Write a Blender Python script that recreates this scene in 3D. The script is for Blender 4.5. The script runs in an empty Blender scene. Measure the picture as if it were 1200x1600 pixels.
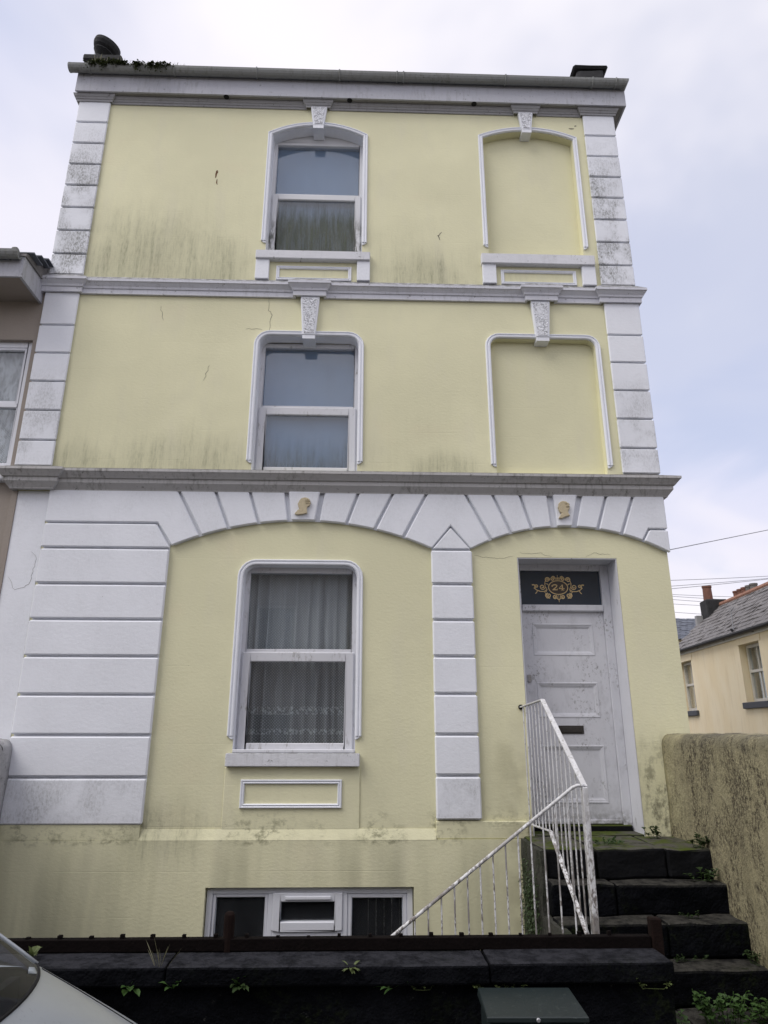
import bpy, bmesh, math, random
from mathutils import Vector, Matrix, geometry
random.seed(11)
R = math.radians
scene = bpy.context.scene
col = scene.collection

# ------------------------------------------------------------------ camera
CAM = Vector((0.0, -7.2, 2.2))
yaw, pitch, roll = R(1.71313884), R(17.76609884), R(0.10394466)
fv = Vector((math.sin(yaw)*math.cos(pitch), math.cos(yaw)*math.cos(pitch), math.sin(pitch)))
r0 = Vector((math.cos(yaw), -math.sin(yaw), 0)); u0 = r0.cross(fv)
rv = math.cos(roll)*r0 + math.sin(roll)*u0
uv_ = -math.sin(roll)*r0 + math.cos(roll)*u0
cd = bpy.data.cameras.new('camera'); cam = bpy.data.objects.new('camera', cd); col.objects.link(cam)
M = Matrix((( rv.x, uv_.x, -fv.x, CAM.x), (rv.y, uv_.y, -fv.y, CAM.y), (rv.z, uv_.z, -fv.z, CAM.z), (0, 0, 0, 1)))
cam.matrix_world = M
cd.sensor_fit = 'VERTICAL'; cd.sensor_height = 36.0; cd.lens = 1067.0/1600*36
cd.clip_start = 0.05; cd.clip_end = 3000
scene.camera = cam

# ------------------------------------------------------------------ sky
SUN_EL, SUN_AZ = R(52), R(-122)         # azimuth measured from +y (away from camera) clockwise
world = bpy.data.worlds.new('World'); scene.world = world; world.use_nodes = True
wt = world.node_tree; wt.nodes.clear()
def wn(t, **kw):
    n = wt.nodes.new(t)
    for k, v in kw.items(): setattr(n, k, v)
    return n
out = wn('ShaderNodeOutputWorld'); bg = wn('ShaderNodeBackground'); bg.inputs['Strength'].default_value = 0.1
sky = wn('ShaderNodeTexSky', sky_type='NISHITA'); sky.sun_disc = False
sky.sun_elevation = SUN_EL; sky.sun_rotation = SUN_AZ
sky.altitude = 50; sky.air_density = 1.0; sky.dust_density = 1.2; sky.ozone_density = 1.0
tc = wn('ShaderNodeTexCoord'); sp = wn('ShaderNodeSeparateXYZ'); wt.links.new(tc.outputs['Generated'], sp.inputs[0])
def wmath(op, a, b=None):
    n = wn('ShaderNodeMath', operation=op)
    for i, v in enumerate((a, b)):
        if v is None: continue
        if isinstance(v, (int, float)): n.inputs[i].default_value = v
        else: wt.links.new(v, n.inputs[i])
    return n.outputs[0]
zc = wmath('ADD', wmath('MAXIMUM', sp.outputs[2], 0.0), 0.22)
cb = wn('ShaderNodeCombineXYZ')
wt.links.new(wmath('MULTIPLY', wmath('DIVIDE', sp.outputs[0], zc), -1.0), cb.inputs[0]); wt.links.new(wmath('DIVIDE', sp.outputs[1], zc), cb.inputs[1])
def wnoise(scale, detail, off, rough=0.5, dist=0.0):
    mp = wn('ShaderNodeMapping'); mp.inputs['Location'].default_value = off
    wt.links.new(cb.outputs[0], mp.inputs[0])
    n = wn('ShaderNodeTexNoise'); n.inputs['Scale'].default_value = scale; n.inputs['Detail'].default_value = detail
    n.inputs['Roughness'].default_value = rough; n.inputs['Distortion'].default_value = dist
    wt.links.new(mp.outputs[0], n.inputs['Vector']); return n.outputs['Fac']
def wramp(f, *stops):
    n = wn('ShaderNodeValToRGB'); wt.links.new(f, n.inputs[0]); e = n.color_ramp.elements
    n.color_ramp.interpolation = 'EASE'
    while len(e) < len(stops): e.new(0.5)
    for el, (p, c) in zip(e, stops): el.position = p; el.color = (*c, 1)
    return n.outputs[0]
def wmix(f, a, b):
    n = wn('ShaderNodeMix', data_type='RGBA')
    wt.links.new(f, n.inputs[0])
    for i, v in ((6, a), (7, b)):
        if isinstance(v, tuple): n.inputs[i].default_value = (*v, 1)
        else: wt.links.new(v, n.inputs[i])
    return n.outputs[2]
cloud_col = wramp(wnoise(1.1, 4, (3.1, 1.7, 0), 0.5, 0.4), (0.30, (5.9, 6.0, 7.3)), (0.44, (6.9, 6.75, 7.55)), (0.60, (7.8, 7.55, 7.95)))
cover = wramp(wnoise(0.9, 5, (0.55, 5.2, 0), 0.52, 0.5), (0.32, (0.36, 0.36, 0.36)), (0.52, (1, 1, 1)))
# a thin bright overcast: the clear gaps keep a pale veil
veil = wmix(wmath('ADD', 0.55, 0.0), sky.outputs[0], (5.4, 5.9, 7.8))
skycol = wmix(cover, veil, cloud_col)
wt.links.new(skycol, bg.inputs[0]); wt.links.new(bg.outputs[0], out.inputs[0])

sd = bpy.data.lights.new('sun', 'SUN'); sun = bpy.data.objects.new('sun', sd); col.objects.link(sun)
sd.energy = 1.5; sd.angle = R(35); sd.color = (1.0, 0.95, 0.88)
sdir = Vector((math.sin(SUN_AZ)*math.cos(SUN_EL), math.cos(SUN_AZ)*math.cos(SUN_EL), math.sin(SUN_EL)))
sun.rotation_euler = (-sdir).to_track_quat('-Z', 'Y').to_euler()
sun.location = (-8, -8, 20)
vs = scene.view_settings; vs.view_transform = 'Standard'; vs.look = 'None'; vs.gamma = 1.0; vs.exposure = 0.40
scene.render.engine = 'CYCLES'
scene.cycles.max_bounces = 8; scene.cycles.transparent_max_bounces = 12

# ------------------------------------------------------------------ material helpers
class NT:
    def __init__(s, name):
        s.m = bpy.data.materials.new(name); s.m.use_nodes = True; s.t = s.m.node_tree; s.t.nodes.clear()
        s.out = s.t.nodes.new('ShaderNodeOutputMaterial')
        s.geo = s.t.nodes.new('ShaderNodeNewGeometry'); s.pos = s.geo.outputs['Position']
        sp = s.t.nodes.new('ShaderNodeSeparateXYZ'); s.t.links.new(s.pos, sp.inputs[0]); s.x, s.y, s.z = sp.outputs
        sn = s.t.nodes.new('ShaderNodeSeparateXYZ'); s.t.links.new(s.geo.outputs['Normal'], sn.inputs[0]); s.nz = sn.outputs[2]
    def put(s, sock, v):
        if isinstance(v, bpy.types.NodeSocket): s.t.links.new(v, sock)
        elif isinstance(v, (tuple, list)):
            sock.default_value = (*v, 1) if len(v) == 3 and sock.type == 'RGBA' else v
        else: sock.default_value = v
    def math(s, op, a, b=0.0, clamp=False):
        n = s.t.nodes.new('ShaderNodeMath'); n.operation = op; n.use_clamp = clamp
        s.put(n.inputs[0], a); s.put(n.inputs[1], b); return n.outputs[0]
    def mul(s, *a):
        r = a[0]
        for b in a[1:]: r = s.math('MULTIPLY', r, b)
        return r
    def noise(s, scale, detail=3, stretch=(1, 1, 1), rough=0.55, off=(0, 0, 0), dist=0.0, vec=None):
        mp = s.t.nodes.new('ShaderNodeMapping'); mp.inputs['Scale'].default_value = stretch; mp.inputs['Location'].default_value = off
        s.t.links.new(vec or s.pos, mp.inputs[0])
        n = s.t.nodes.new('ShaderNodeTexNoise'); n.inputs['Scale'].default_value = scale; n.inputs['Detail'].default_value = detail
        n.inputs['Roughness'].default_value = rough; n.inputs['Distortion'].default_value = dist
        s.t.links.new(mp.outputs[0], n.inputs['Vector']); return n.outputs['Fac']
    def voronoi(s, scale, feature='F1', stretch=(1, 1, 1)):
        mp = s.t.nodes.new('ShaderNodeMapping'); mp.inputs['Scale'].default_value = stretch; s.t.links.new(s.pos, mp.inputs[0])
        n = s.t.nodes.new('ShaderNodeTexVoronoi'); n.feature = feature; n.inputs['Scale'].default_value = scale
        s.t.links.new(mp.outputs[0], n.inputs['Vector']); return n.outputs['Distance']
    def ramp(s, f, *stops, ease=False):
        n = s.t.nodes.new('ShaderNodeValToRGB'); s.put(n.inputs[0], f); e = n.color_ramp.elements
        if ease: n.color_ramp.interpolation = 'EASE'
        while len(e) < len(stops): e.new(0.5)
        for el, (p, c) in zip(e, stops):
            el.position = p; el.color = (c, c, c, 1) if isinstance(c, (int, float)) else (*c, 1)
        return n.outputs[0]
    def step(s, v, a, b):                      # smooth 0..1 from a to b
        n = s.t.nodes.new('ShaderNodeMapRange'); n.interpolation_type = 'SMOOTHSTEP'
        s.put(n.inputs[0], v); n.inputs[1].default_value = a; n.inputs[2].default_value = b
        return n.outputs[0]
    def mix(s, f, a, b, blend='MIX'):
        n = s.t.nodes.new('ShaderNodeMix'); n.data_type = 'RGBA'; n.blend_type = blend
        s.put(n.inputs[0], f); s.put(n.inputs[6], a); s.put(n.inputs[7], b); return n.outputs[2]
    def bump(s, h, strength=0.3, dist=0.01, normal=None):
        n = s.t.nodes.new('ShaderNodeBump'); n.inputs['Strength'].default_value = strength; n.inputs['Distance'].default_value = dist
        s.put(n.inputs['Height'], h)
        if normal: s.t.links.new(normal, n.inputs['Normal'])
        return n.outputs[0]
    def bsdf(s, color, rough=0.8, normal=None, **kw):
        n = s.t.nodes.new('ShaderNodeBsdfPrincipled'); s.put(n.inputs['Base Color'], color); s.put(n.inputs['Roughness'], rough)
        if normal: s.t.links.new(normal, n.inputs['Normal'])
        for k, v in kw.items(): s.put(n.inputs[k], v)
        s.t.links.new(n.outputs[0], s.out.inputs[0]); s.b = n; return n
MAT = {}
def simple(name, color, rough=0.6, var=0.12, scale=6, bump=0.0, bscale=60, **kw):
    t = NT(name); dark = tuple(c*(1-var*2) for c in color)
    c = t.mix(t.noise(scale, 5), dark, tuple(min(1, x*(1+var)) for x in color))
    nrm = t.bump(t.noise(bscale, 4), bump, 0.01) if bump else None
    t.bsdf(c, rough, nrm, **kw); MAT[name] = t.m; return t.m

# ---- yellow masonry paint, weathered
def facade_paint(name, base, stain, zstops, amount=0.8, corner=False):
    t = NT(name)
    c = t.mix(t.step(t.noise(0.8, 5, off=(4, 0, 2)), 0.35, 0.7), tuple(x*0.94 for x in base), tuple(x*1.03 for x in base))
    # patchy faded paint in soft vertical runs, and pinkish bleached patches
    c = t.mix(t.mul(t.step(t.noise(2.2, 4, (1.6, 1, 0.45), off=(1, 1, 8)), 0.5, 0.72), 0.30), c, (base[0]*0.92, base[1]*0.91, base[2]*1.0))
    c = t.mix(t.mul(t.step(t.noise(1.3, 3, off=(9, 3, 1)), 0.58, 0.75), 0.30), c, (base[0]*0.98, base[1]*0.91, base[2]*0.93))
    prof = t.ramp(t.math('DIVIDE', t.z, 11.0), *zstops)
    blob = t.step(t.noise(0.75, 3, (1.0, 1, 1.2), off=(7.3, 0, 2.2)), 0.36, 0.62)
    streak = t.step(t.noise(11.0, 4, (1.4, 1, 0.10), rough=0.6), 0.40, 0.74)
    fine = t.step(t.noise(48, 3, (1.2, 1, 0.22), rough=0.6), 0.40, 0.72)
    def ell(cx, cz, rx, rz):
        a = t.math('POWER', t.math('DIVIDE', t.math('SUBTRACT', t.x, cx), rx), 2.0); b = t.math('POWER', t.math('DIVIDE', t.math('SUBTRACT', t.z, cz), rz), 2.0)
        d_ = t.math('SQRT', t.math('ADD', a, b)); d_ = t.math('ADD', d_, t.mul(t.math('SUBTRACT', t.noise(2.4, 4, (1.4, 1, 0.7), off=(cx, 0, cz)), 0.5), 0.9))
        return t.math('SUBTRACT', 1.0, t.step(d_, 0.30, 1.05))
    if corner:
        e = ell(-2.75, 7.55, 1.05, 1.15)
        for q in ((-1.85, 7.45, 0.55, 0.85), (0.72, 7.45, 0.55, 0.62), (-2.1, 5.0, 1.15, 0.62), (0.95, 4.95, 0.55, 0.40), (-3.2, 5.0, 0.5, 0.4), (-1.9, 1.25, 0.5, 0.45)): e = t.math('MAXIMUM', e, ell(*q))
        blob = t.math('ADD', t.mul(blob, 0.22), t.mul(e, 0.85), True)
    soft = t.mul(prof, blob, 0.50)
    c = t.mix(t.math('MULTIPLY', soft, amount, True), c, tuple(a*0.6+b*0.30 for a, b in zip(stain, base)))
    d = t.mul(prof, blob, t.math('ADD', t.mul(streak, 0.40), t.mul(t.math('ADD', 0.35, t.mul(streak, 0.65)), fine, 0.60)))
    c = t.mix(t.math('MULTIPLY', d, amount, True), c, stain)
    # broad water washes: paler and darker runs low on the wall
    wash = t.step(t.noise(1.6, 3, (1.5, 1, 0.16), off=(3, 0, 9)), 0.42, 0.66)
    low = t.math('SUBTRACT', 1.0, t.step(t.z, 0.9, 1.5))
    c = t.mix(t.mul(wash, low, 0.55), c, tuple(a*0.45+b*0.42 for a, b in zip(stain, base)))
    # grime creeping along the ledge
    led = t.mul(t.step(t.z, 1.14, 1.20), t.math('SUBTRACT', 1.0, t.step(t.z, 1.30, 1.55)), t.step(t.noise(13, 5, (0.7, 1, 1), rough=0.75), 0.46, 0.66), t.step(t.noise(1.5, 3, off=(8, 2, 2)), 0.40, 0.6))
    c = t.mix(t.mul(led, 0.65), c, (0.11, 0.11, 0.06))
    if corner:   # flaked, blackened plaster where the garden wall meets the house
        m_ = t.mul(t.step(t.x, 2.72, 2.86), t.math('SUBTRACT', 1.0, t.step(t.z, 1.55, 2.35)), t.step(t.noise(7, 6, (1, 1, 0.6), rough=0.75), 0.45, 0.62))
        c = t.mix(t.mul(m_, 0.8), c, t.mix(t.noise(30, 4), (0.05, 0.048, 0.035), (0.20, 0.19, 0.13)))
        m2 = t.mul(t.step(t.x, 1.15, 1.55), t.math('SUBTRACT', 1.0, t.step(t.x, 1.60, 1.75)), t.math('SUBTRACT', 1.0, t.step(t.z, 1.9, 2.5)), t.step(t.noise(3, 4), 0.35, 0.65))
        c = t.mix(t.mul(m2, 0.35), c, (0.20, 0.18, 0.10))
    sp1 = t.mul(t.step(t.noise(34, 2, off=(3, 3, 3)), 0.765, 0.80), t.step(t.noise(2.1, 2, off=(1, 6, 1)), 0.5, 0.62))
    c = t.mix(t.mul(sp1, 0.6), c, (0.10, 0.09, 0.07))
    h = t.math('ADD', t.mul(t.noise(170, 3), 0.5), t.math('ADD', t.mul(t.noise(26, 4, (1, 1, 1.6)), 1.2), t.mul(t.noise(3, 3), 2.0)))
    # faint horizontal day-joints under the paint
    jt = t.math('SUBTRACT', 1.0, t.step(t.math('ABSOLUTE', t.math('SUBTRACT', t.math('FRACT', t.math('MULTIPLY', t.z, 2.65)), 0.5)), 0.004, 0.012))
    h = t.math('SUBTRACT', h, t.mul(jt, t.step(t.noise(0.9, 2, (1, 1, 3), off=(5, 5, 5)), 0.5, 0.6), 0.8))
    t.bsdf(c, 0.85, t.bump(h, 0.24, 0.008)); t.b.inputs['Specular IOR Level'].default_value = 0.25; MAT[name] = t.m; return t.m
YEL = (0.764, 0.744, 0.512)
facade_paint('yellow_render', YEL, (0.165, 0.175, 0.115),
    [(0.0, 0.35), (1.0/11, 0.35), (1.25/11, 0.85), (1.55/11, 0.35), (2.3/11, 0.10), (4.9/11, 0.05), (5.0/11, 0.85), (5.4/11, 0.65), (6.3/11, 0.12), (7.40/11, 0.05), (7.50/11, 1.0), (8.2/11, 1.0), (9.3/11, 0.15), (10.3/11, 0.12)], 0.78, True)
facade_paint('infill_render', tuple(x*0.97 for x in YEL), (0.165, 0.175, 0.115), [(0.0, 0.06), (1, 0.06)], 0.5)

def white_paint(name, base=(0.82, 0.845, 0.905), zstops=None, amount=0.7, stain=(0.16, 0.165, 0.15), bump=0.3):
    t = NT(name)
    c = t.mix(t.noise(1.4, 5), tuple(x*0.94 for x in base), tuple(min(1, x*1.03) for x in base))
    prof = t.ramp(t.math('DIVIDE', t.z, 11.0), *(zstops or [(0, 0.25), (1, 0.25)]))
    fine = t.step(t.noise(60, 4, (1, 1, 0.5), rough=0.7), 0.36, 0.76)
    bl = t.step(t.noise(2.6, 5, (1, 1, 0.7), off=(5, 2, 1), rough=0.65), 0.38, 0.62)
    c = t.mix(t.math('MULTIPLY', t.mul(prof, bl, t.math('ADD', 0.25, fine)), amount, True), c, stain)
    # a grey film, thin
    c = t.mix(t.mul(prof, t.step(t.noise(1.1, 3, off=(2, 8, 4)), 0.4, 0.7), 0.3), c, tuple(x*0.62 for x in base))
    c = t.mix(t.mul(t.step(t.noise(48, 2, off=(8, 1, 2)), 0.74, 0.78), t.step(t.noise(3, 2), 0.5, 0.6), 0.45), c, (0.12, 0.11, 0.10))
    h = t.math('ADD', t.mul(t.noise(150, 3), 0.5), t.mul(t.noise(22, 4, (1, 1, 1.5)), 1.2))
    t.bsdf(c, 0.75, t.bump(h, bump, 0.006)); MAT[name] = t.m; return t.m
white_paint('white_masonry', zstops=[(0, 0.4), (1.35/11, 0.5), (1.72/11, 0.35), (1.80/11, 0.05), (4.6/11, 0.12), (4.98/11, 0.10), (5.2/11, 0.65), (5.9/11, 0.4), (6.3/11, 0.06), (7.3/11, 0.06), (7.5/11, 1.0), (9.0/11, 1.0), (9.6/11, 0.3), (10.2/11, 0.08)], amount=0.95)
white_paint('white_clean', zstops=[(0, 0.12), (1, 0.12)])

def grimy_white(name, base=(0.60, 0.60, 0.63), top=0.9, front=0.55):
    t = NT(name)
    c = t.mix(t.noise(1.8, 5), tuple(x*0.85 for x in base), tuple(x*1.06 for x in base))
    st = t.step(t.noise(17, 5, (1.3, 1, 0.22), rough=0.75), 0.46, 0.76)
    bl = t.step(t.noise(1.3, 4, (1, 1, 0.5), off=(3, 3, 3)), 0.35, 0.62)
    c = t.mix(t.mul(st, bl, front), c, (0.12, 0.115, 0.095))
    sp_ = t.step(t.noise(20, 4, rough=0.7, off=(2, 2, 2)), 0.62, 0.70)
    c = t.mix(t.mul(sp_, 0.6), c, (0.07, 0.07, 0.06))
    up = t.mul(t.step(t.nz, 0.15, 0.6), t.math('ADD', 0.45, t.mul(t.step(t.noise(14, 5, rough=0.7), 0.35, 0.6), 0.55)), top)
    c = t.mix(up, c, (0.045, 0.045, 0.035))
    t.bsdf(c, 0.85, t.bump(t.math('ADD', t.noise(120, 3), t.mul(t.noise(18, 4), 1.5)), 0.35, 0.007)); MAT[name] = t.m; return t.m
grimy_white('cornice_paint', (0.50, 0.495, 0.495), 0.95, 0.9)
grimy_white('string_paint', (0.66, 0.67, 0.73), 0.8, 0.25)
grimy_white('sill_paint', (0.72, 0.73, 0.77), 0.6, 0.25)
grimy_white('eaves_paint', (0.49, 0.50, 0.55), 0.9, 0.40)
grimy_white('gutter_plastic', (0.27, 0.28, 0.275), 0.9, 0.85)
grimy_white('eaves_shade_grime', (0.36, 0.36, 0.375), 0.5, 0.5)  # darker eaves paint for the mouldings: shade and dirt put into the colour
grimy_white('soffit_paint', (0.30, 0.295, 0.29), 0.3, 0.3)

def upvc(name, base=(0.66, 0.67, 0.71), dirt=0.5, low=None):
    t = NT(name)
    c = t.mix(t.noise(3, 4), tuple(x*0.9 for x in base), base)
    d = t.mul(t.step(t.noise(30, 4, (1, 1, 0.3), rough=0.7), 0.5, 0.72), t.step(t.noise(3.5, 3), 0.45, 0.65), dirt)
    c = t.mix(d, c, (0.16, 0.15, 0.12))
    t.bsdf(c, 0.45); MAT[name] = t.m; return t.m
upvc('upvc_white', dirt=0.8); upvc('upvc_clean', (0.76, 0.78, 0.84), 0.15)
t = NT('upvc_algae')
c = t.mix(t.noise(3, 4), (0.60, 0.61, 0.63), (0.70, 0.71, 0.74))
d = t.mul(t.step(t.noise(22, 4, (1, 1, 0.25), rough=0.7), 0.38, 0.6), t.math('SUBTRACT', 1.0, t.step(t.z, 8.25, 8.7)))
c = t.mix(t.mul(d, 0.85), c, (0.05, 0.055, 0.035)); t.bsdf(c, 0.5); MAT['upvc_algae'] = t.m

def glass(name, tint=(1, 1, 1), rough=0.0, algae=None, boost=0.0, gain=1.7):
    t = NT(name); T = t.t
    dp = T.nodes.new('ShaderNodeVectorMath'); dp.operation = 'DOT_PRODUCT'
    T.links.new(t.geo.outputs['Incoming'], dp.inputs[0]); T.links.new(t.geo.outputs['Normal'], dp.inputs[1])
    k5 = t.math('POWER', t.math('SUBTRACT', 1.0, t.math('ABSOLUTE', dp.outputs['Value']), True), 5.0)
    f2 = t.math('ADD', t.mul(t.math('ADD', 0.042, t.mul(k5, 0.95)), gain), boost, True)
    gl = T.nodes.new('ShaderNodeBsdfGlossy'); gl.inputs['Roughness'].default_value = rough; gl.inputs['Color'].default_value = (*tint, 1)
    tr = T.nodes.new('ShaderNodeBsdfTransparent'); tr.inputs[0].default_value = (0.93, 0.95, 0.96, 1)
    mx = T.nodes.new('ShaderNodeMixShader'); T.links.new(f2, mx.inputs[0]); T.links.new(tr.outputs[0], mx.inputs[1]); T.links.new(gl.outputs[0], mx.inputs[2])
    last = mx.outputs[0]
    # thin film of dust
    df = T.nodes.new('ShaderNodeBsdfDiffuse'); df.inputs[0].default_value = (0.35, 0.37, 0.40, 1)
    m2 = T.nodes.new('ShaderNodeMixShader'); T.links.new(t.mul(t.noise(6, 4, (1, 1, 0.4)), 0.07), m2.inputs[0]); T.links.new(last, m2.inputs[1]); T.links.new(df.outputs[0], m2.inputs[2]); last = m2.outputs[0]
    if algae:
        z0, z1, amt = algae
        edge = t.math('ADD', t.z, t.mul(t.math('SUBTRACT', t.noise(14, 5, (1.2, 1, 0.14), rough=0.7), 0.5), 0.55))
        msk = t.mul(t.math('SUBTRACT', 1.0, t.step(edge, z0, z1)), t.math('ADD', 0.45, t.mul(t.step(t.noise(24, 5, (1.3, 1, 0.12), rough=0.75), 0.38, 0.66), 0.55)), amt)
        d2 = T.nodes.new('ShaderNodeBsdfDiffuse'); T.links.new(t.mix(t.noise(14, 4, (1, 1, 0.2)), (0.05, 0.065, 0.05), (0.16, 0.175, 0.13)), d2.inputs[0])
        m3 = T.nodes.new('ShaderNodeMixShader'); T.links.new(msk, m3.inputs[0]); T.links.new(last, m3.inputs[1]); T.links.new(d2.outputs[0], m3.inputs[2]); last = m3.outputs[0]
    T.links.new(last, t.out.inputs[0]); MAT[name] = t.m; return t.m
glass('window_glass'); glass('glass_algae', algae=(8.42, 8.86, 0.75)); glass('glass_algae_light', algae=(4.85, 5.50, 0.42))
glass('car_glass', gain=0.28)
# ---- dark stone of the front wall and the steps
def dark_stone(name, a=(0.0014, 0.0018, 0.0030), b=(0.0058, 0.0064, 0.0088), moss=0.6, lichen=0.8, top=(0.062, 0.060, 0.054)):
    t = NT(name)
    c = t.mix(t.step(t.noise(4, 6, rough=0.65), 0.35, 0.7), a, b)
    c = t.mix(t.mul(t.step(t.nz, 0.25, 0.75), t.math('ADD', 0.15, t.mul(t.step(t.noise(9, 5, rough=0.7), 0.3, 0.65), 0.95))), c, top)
    c = t.mix(t.mul(t.step(t.noise(1.7, 4, off=(5, 1, 1)), 0.52, 0.7), t.step(t.noise(30, 4), 0.4, 0.7), moss), c, (0.016, 0.022, 0.007))
    c = t.mix(t.mul(t.step(t.noise(26, 5, rough=0.75, off=(1, 4, 1)), 0.62, 0.74), t.step(t.noise(2.4, 3, off=(3, 1, 9)), 0.45, 0.62), lichen), c, (0.10, 0.10, 0.094))
    h = t.math('ADD', t.mul(t.noise(60, 4), 0.7), t.mul(t.noise(9, 5, rough=0.65), 2.0))
    t.bsdf(c, 0.8, t.bump(h, 1.0, 0.02)); t.b.inputs['Specular IOR Level'].default_value = 0.06; MAT[name] = t.m; return t.m
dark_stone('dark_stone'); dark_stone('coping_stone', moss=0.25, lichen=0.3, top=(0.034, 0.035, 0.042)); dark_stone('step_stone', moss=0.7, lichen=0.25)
t = NT('landing_stone')
c = t.mix(t.step(t.noise(3.2, 5, off=(0.4, 0, 0)), 0.42, 0.58), (0.085, 0.082, 0.07), (0.065, 0.085, 0.016)); c = t.mix(t.step(t.noise(14, 5), 0.5, 0.75), c, (0.02, 0.022, 0.014))
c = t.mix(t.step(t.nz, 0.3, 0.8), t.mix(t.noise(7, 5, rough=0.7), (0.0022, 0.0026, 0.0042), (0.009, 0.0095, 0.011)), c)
t.bsdf(c, 0.85, t.bump(t.noise(30, 5), 0.7, 0.015)); t.b.inputs['Specular IOR Level'].default_value = 0.15; MAT['landing_stone'] = t.m
t = NT('mossy_side')
c = t.mix(t.step(t.noise(3.0, 5, off=(2, 0, 0)), 0.4, 0.62), (0.05, 0.05, 0.042), (0.016, 0.024, 0.007)); c = t.mix(t.step(t.noise(22, 5, rough=0.7), 0.5, 0.68), c, (0.012, 0.014, 0.008))
t.bsdf(c, 0.9, t.bump(t.noise(20, 6, rough=0.7), 1.0, 0.04)); MAT['mossy_side'] = t.m
# ---- stained garden wall
t = NT('stained_render')
c = t.mix(t.noise(2, 5), (0.30, 0.27, 0.155), (0.42, 0.385, 0.245))
st = t.step(t.noise(2.6, 5, (1, 1.5, 0.5), rough=0.7, dist=0.8), 0.42, 0.58)
mot = t.step(t.noise(58, 4, (1, 1, 0.7), rough=0.75), 0.44, 0.58)
mot2 = t.step(t.noise(22, 5, (1, 1, 0.5), rough=0.75, off=(2, 7, 1)), 0.44, 0.62)
c = t.mix(t.math('MULTIPLY', t.mul(t.math('ADD', 0.26, t.mul(st, 0.95)), t.math('ADD', t.mul(mot, 0.7), t.mul(mot2, 0.45))), 0.95, True), c, (0.060, 0.047, 0.030))
c = t.mix(t.mul(t.step(t.noise(2.2, 4, (1, 2, 0.25), off=(2, 2, 2)), 0.55, 0.72), 0.35), c, (0.10, 0.085, 0.055))
c = t.mix(t.mul(t.step(t.z, 1.95, 2.17), t.step(t.noise(4, 4), 0.3, 0.6), 0.6), c, (0.075, 0.07, 0.055))
c = t.mix(t.mul(t.math('SUBTRACT', 1.0, t.step(t.y, -2.15, -1.85)), t.step(t.z, 1.5, 1.9), 0.8), c, (0.03, 0.03, 0.03))
c = t.mix(t.mul(t.math('SUBTRACT', 1.0, t.step(t.z, 0.4, 1.2)), t.step(t.noise(6, 5), 0.45, 0.65), 0.4), c, (0.17, 0.15, 0.075))
c = t.mix(t.mul(t.step(t.y, -0.55, -0.10), t.step(t.noise(3, 4), 0.35, 0.6), 0.6), c, (0.42, 0.39, 0.235))
t.bsdf(c, 0.92, t.bump(t.math('ADD', t.mul(t.noise(55, 5, rough=0.7), 1.0), t.mul(t.noise(7, 4), 2.0)), 0.9, 0.02)); MAT['stained_render'] = t.m
t = NT('grey_garden_wall')
c = t.mix(t.noise(5, 6, rough=0.7), (0.26, 0.26, 0.26), (0.62, 0.62, 0.64)); c = t.mix(t.step(t.noise(18, 5, (1, 1, 0.5), rough=0.7), 0.55, 0.7), c, (0.05, 0.05, 0.045))
t.bsdf(c, 0.9, t.bump(t.noise(25, 5, rough=0.7), 0.8, 0.03)); MAT['grey_garden_wall'] = t.m
# ---- rusty white railing paint
t = NT('railing_paint')
ru = t.math('MAXIMUM', t.step(t.noise(42, 5, (1, 1, 0.4), rough=0.75), 0.47, 0.57), t.mul(t.step(t.noise(7, 4, (1, 1, 0.5)), 0.50, 0.60), 0.85))
ru = t.mul(ru, t.math('ADD', 0.22, t.mul(t.math('SUBTRACT', 1.0, t.step(t.z, 1.1, 1.9)), 0.60)))
c = t.mix(ru, (0.66, 0.67, 0.69), t.mix(t.noise(40, 3), (0.085, 0.045, 0.022), (0.045, 0.035, 0.025)))
c = t.mix(t.mul(t.step(t.noise(30, 4, off=(4, 4, 4)), 0.56, 0.7), 0.6), c, (0.20, 0.19, 0.15))
t.bsdf(c, 0.6, t.bump(t.noise(60, 4), 0.5, 0.004)); MAT['railing_paint'] = t.m
simple('rusty_iron', (0.0058, 0.0038, 0.0038), 0.9, 0.4, 14, 0.6, 50, **{'Specular IOR Level': 0.1})
simple('brown_post', (0.012, 0.006, 0.005), 0.9, 0.35, 18, 0.5, 60, **{'Specular IOR Level': 0.15})
# ---- door paint with wear
t = NT('door_paint')
c = t.mix(t.noise(2.5, 5), (0.56, 0.57, 0.62), (0.68, 0.69, 0.73))
w = t.mul(t.step(t.noise(38, 5, (1, 1, 0.7), rough=0.75), 0.52, 0.64), t.step(t.noise(3.2, 3, off=(1.5, 0, 3)), 0.46, 0.62))
c = t.mix(t.mul(t.step(t.noise(9, 5, (1, 1, 0.5), rough=0.7, off=(4, 1, 1)), 0.48, 0.7), 0.30), c, (0.34, 0.345, 0.37))
c = t.mix(t.mul(w, 0.75), c, (0.17, 0.17, 0.17))
c = t.mix(t.mul(t.math('SUBTRACT', 1.0, t.step(t.z, 1.3, 1.5)), t.step(t.noise(20, 4), 0.35, 0.6), 0.6), c, (0.16, 0.155, 0.145))
t.bsdf(c, 0.55, t.bump(t.noise(50, 4, (1, 1, 0.3)), 0.25, 0.004)); MAT['door_paint'] = t.m
t = NT('reveal_paint')
c = t.mix(t.noise(2.5, 5), (0.57, 0.58, 0.62), (0.70, 0.71, 0.75))
w = t.mul(t.step(t.noise(20, 5, (1, 1, 0.25), rough=0.75), 0.58, 0.66), t.step(t.noise(2.2, 3, off=(2.5, 0, 3)), 0.48, 0.62))
c = t.mix(t.mul(w, 0.7), c, (0.10, 0.10, 0.095))
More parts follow.
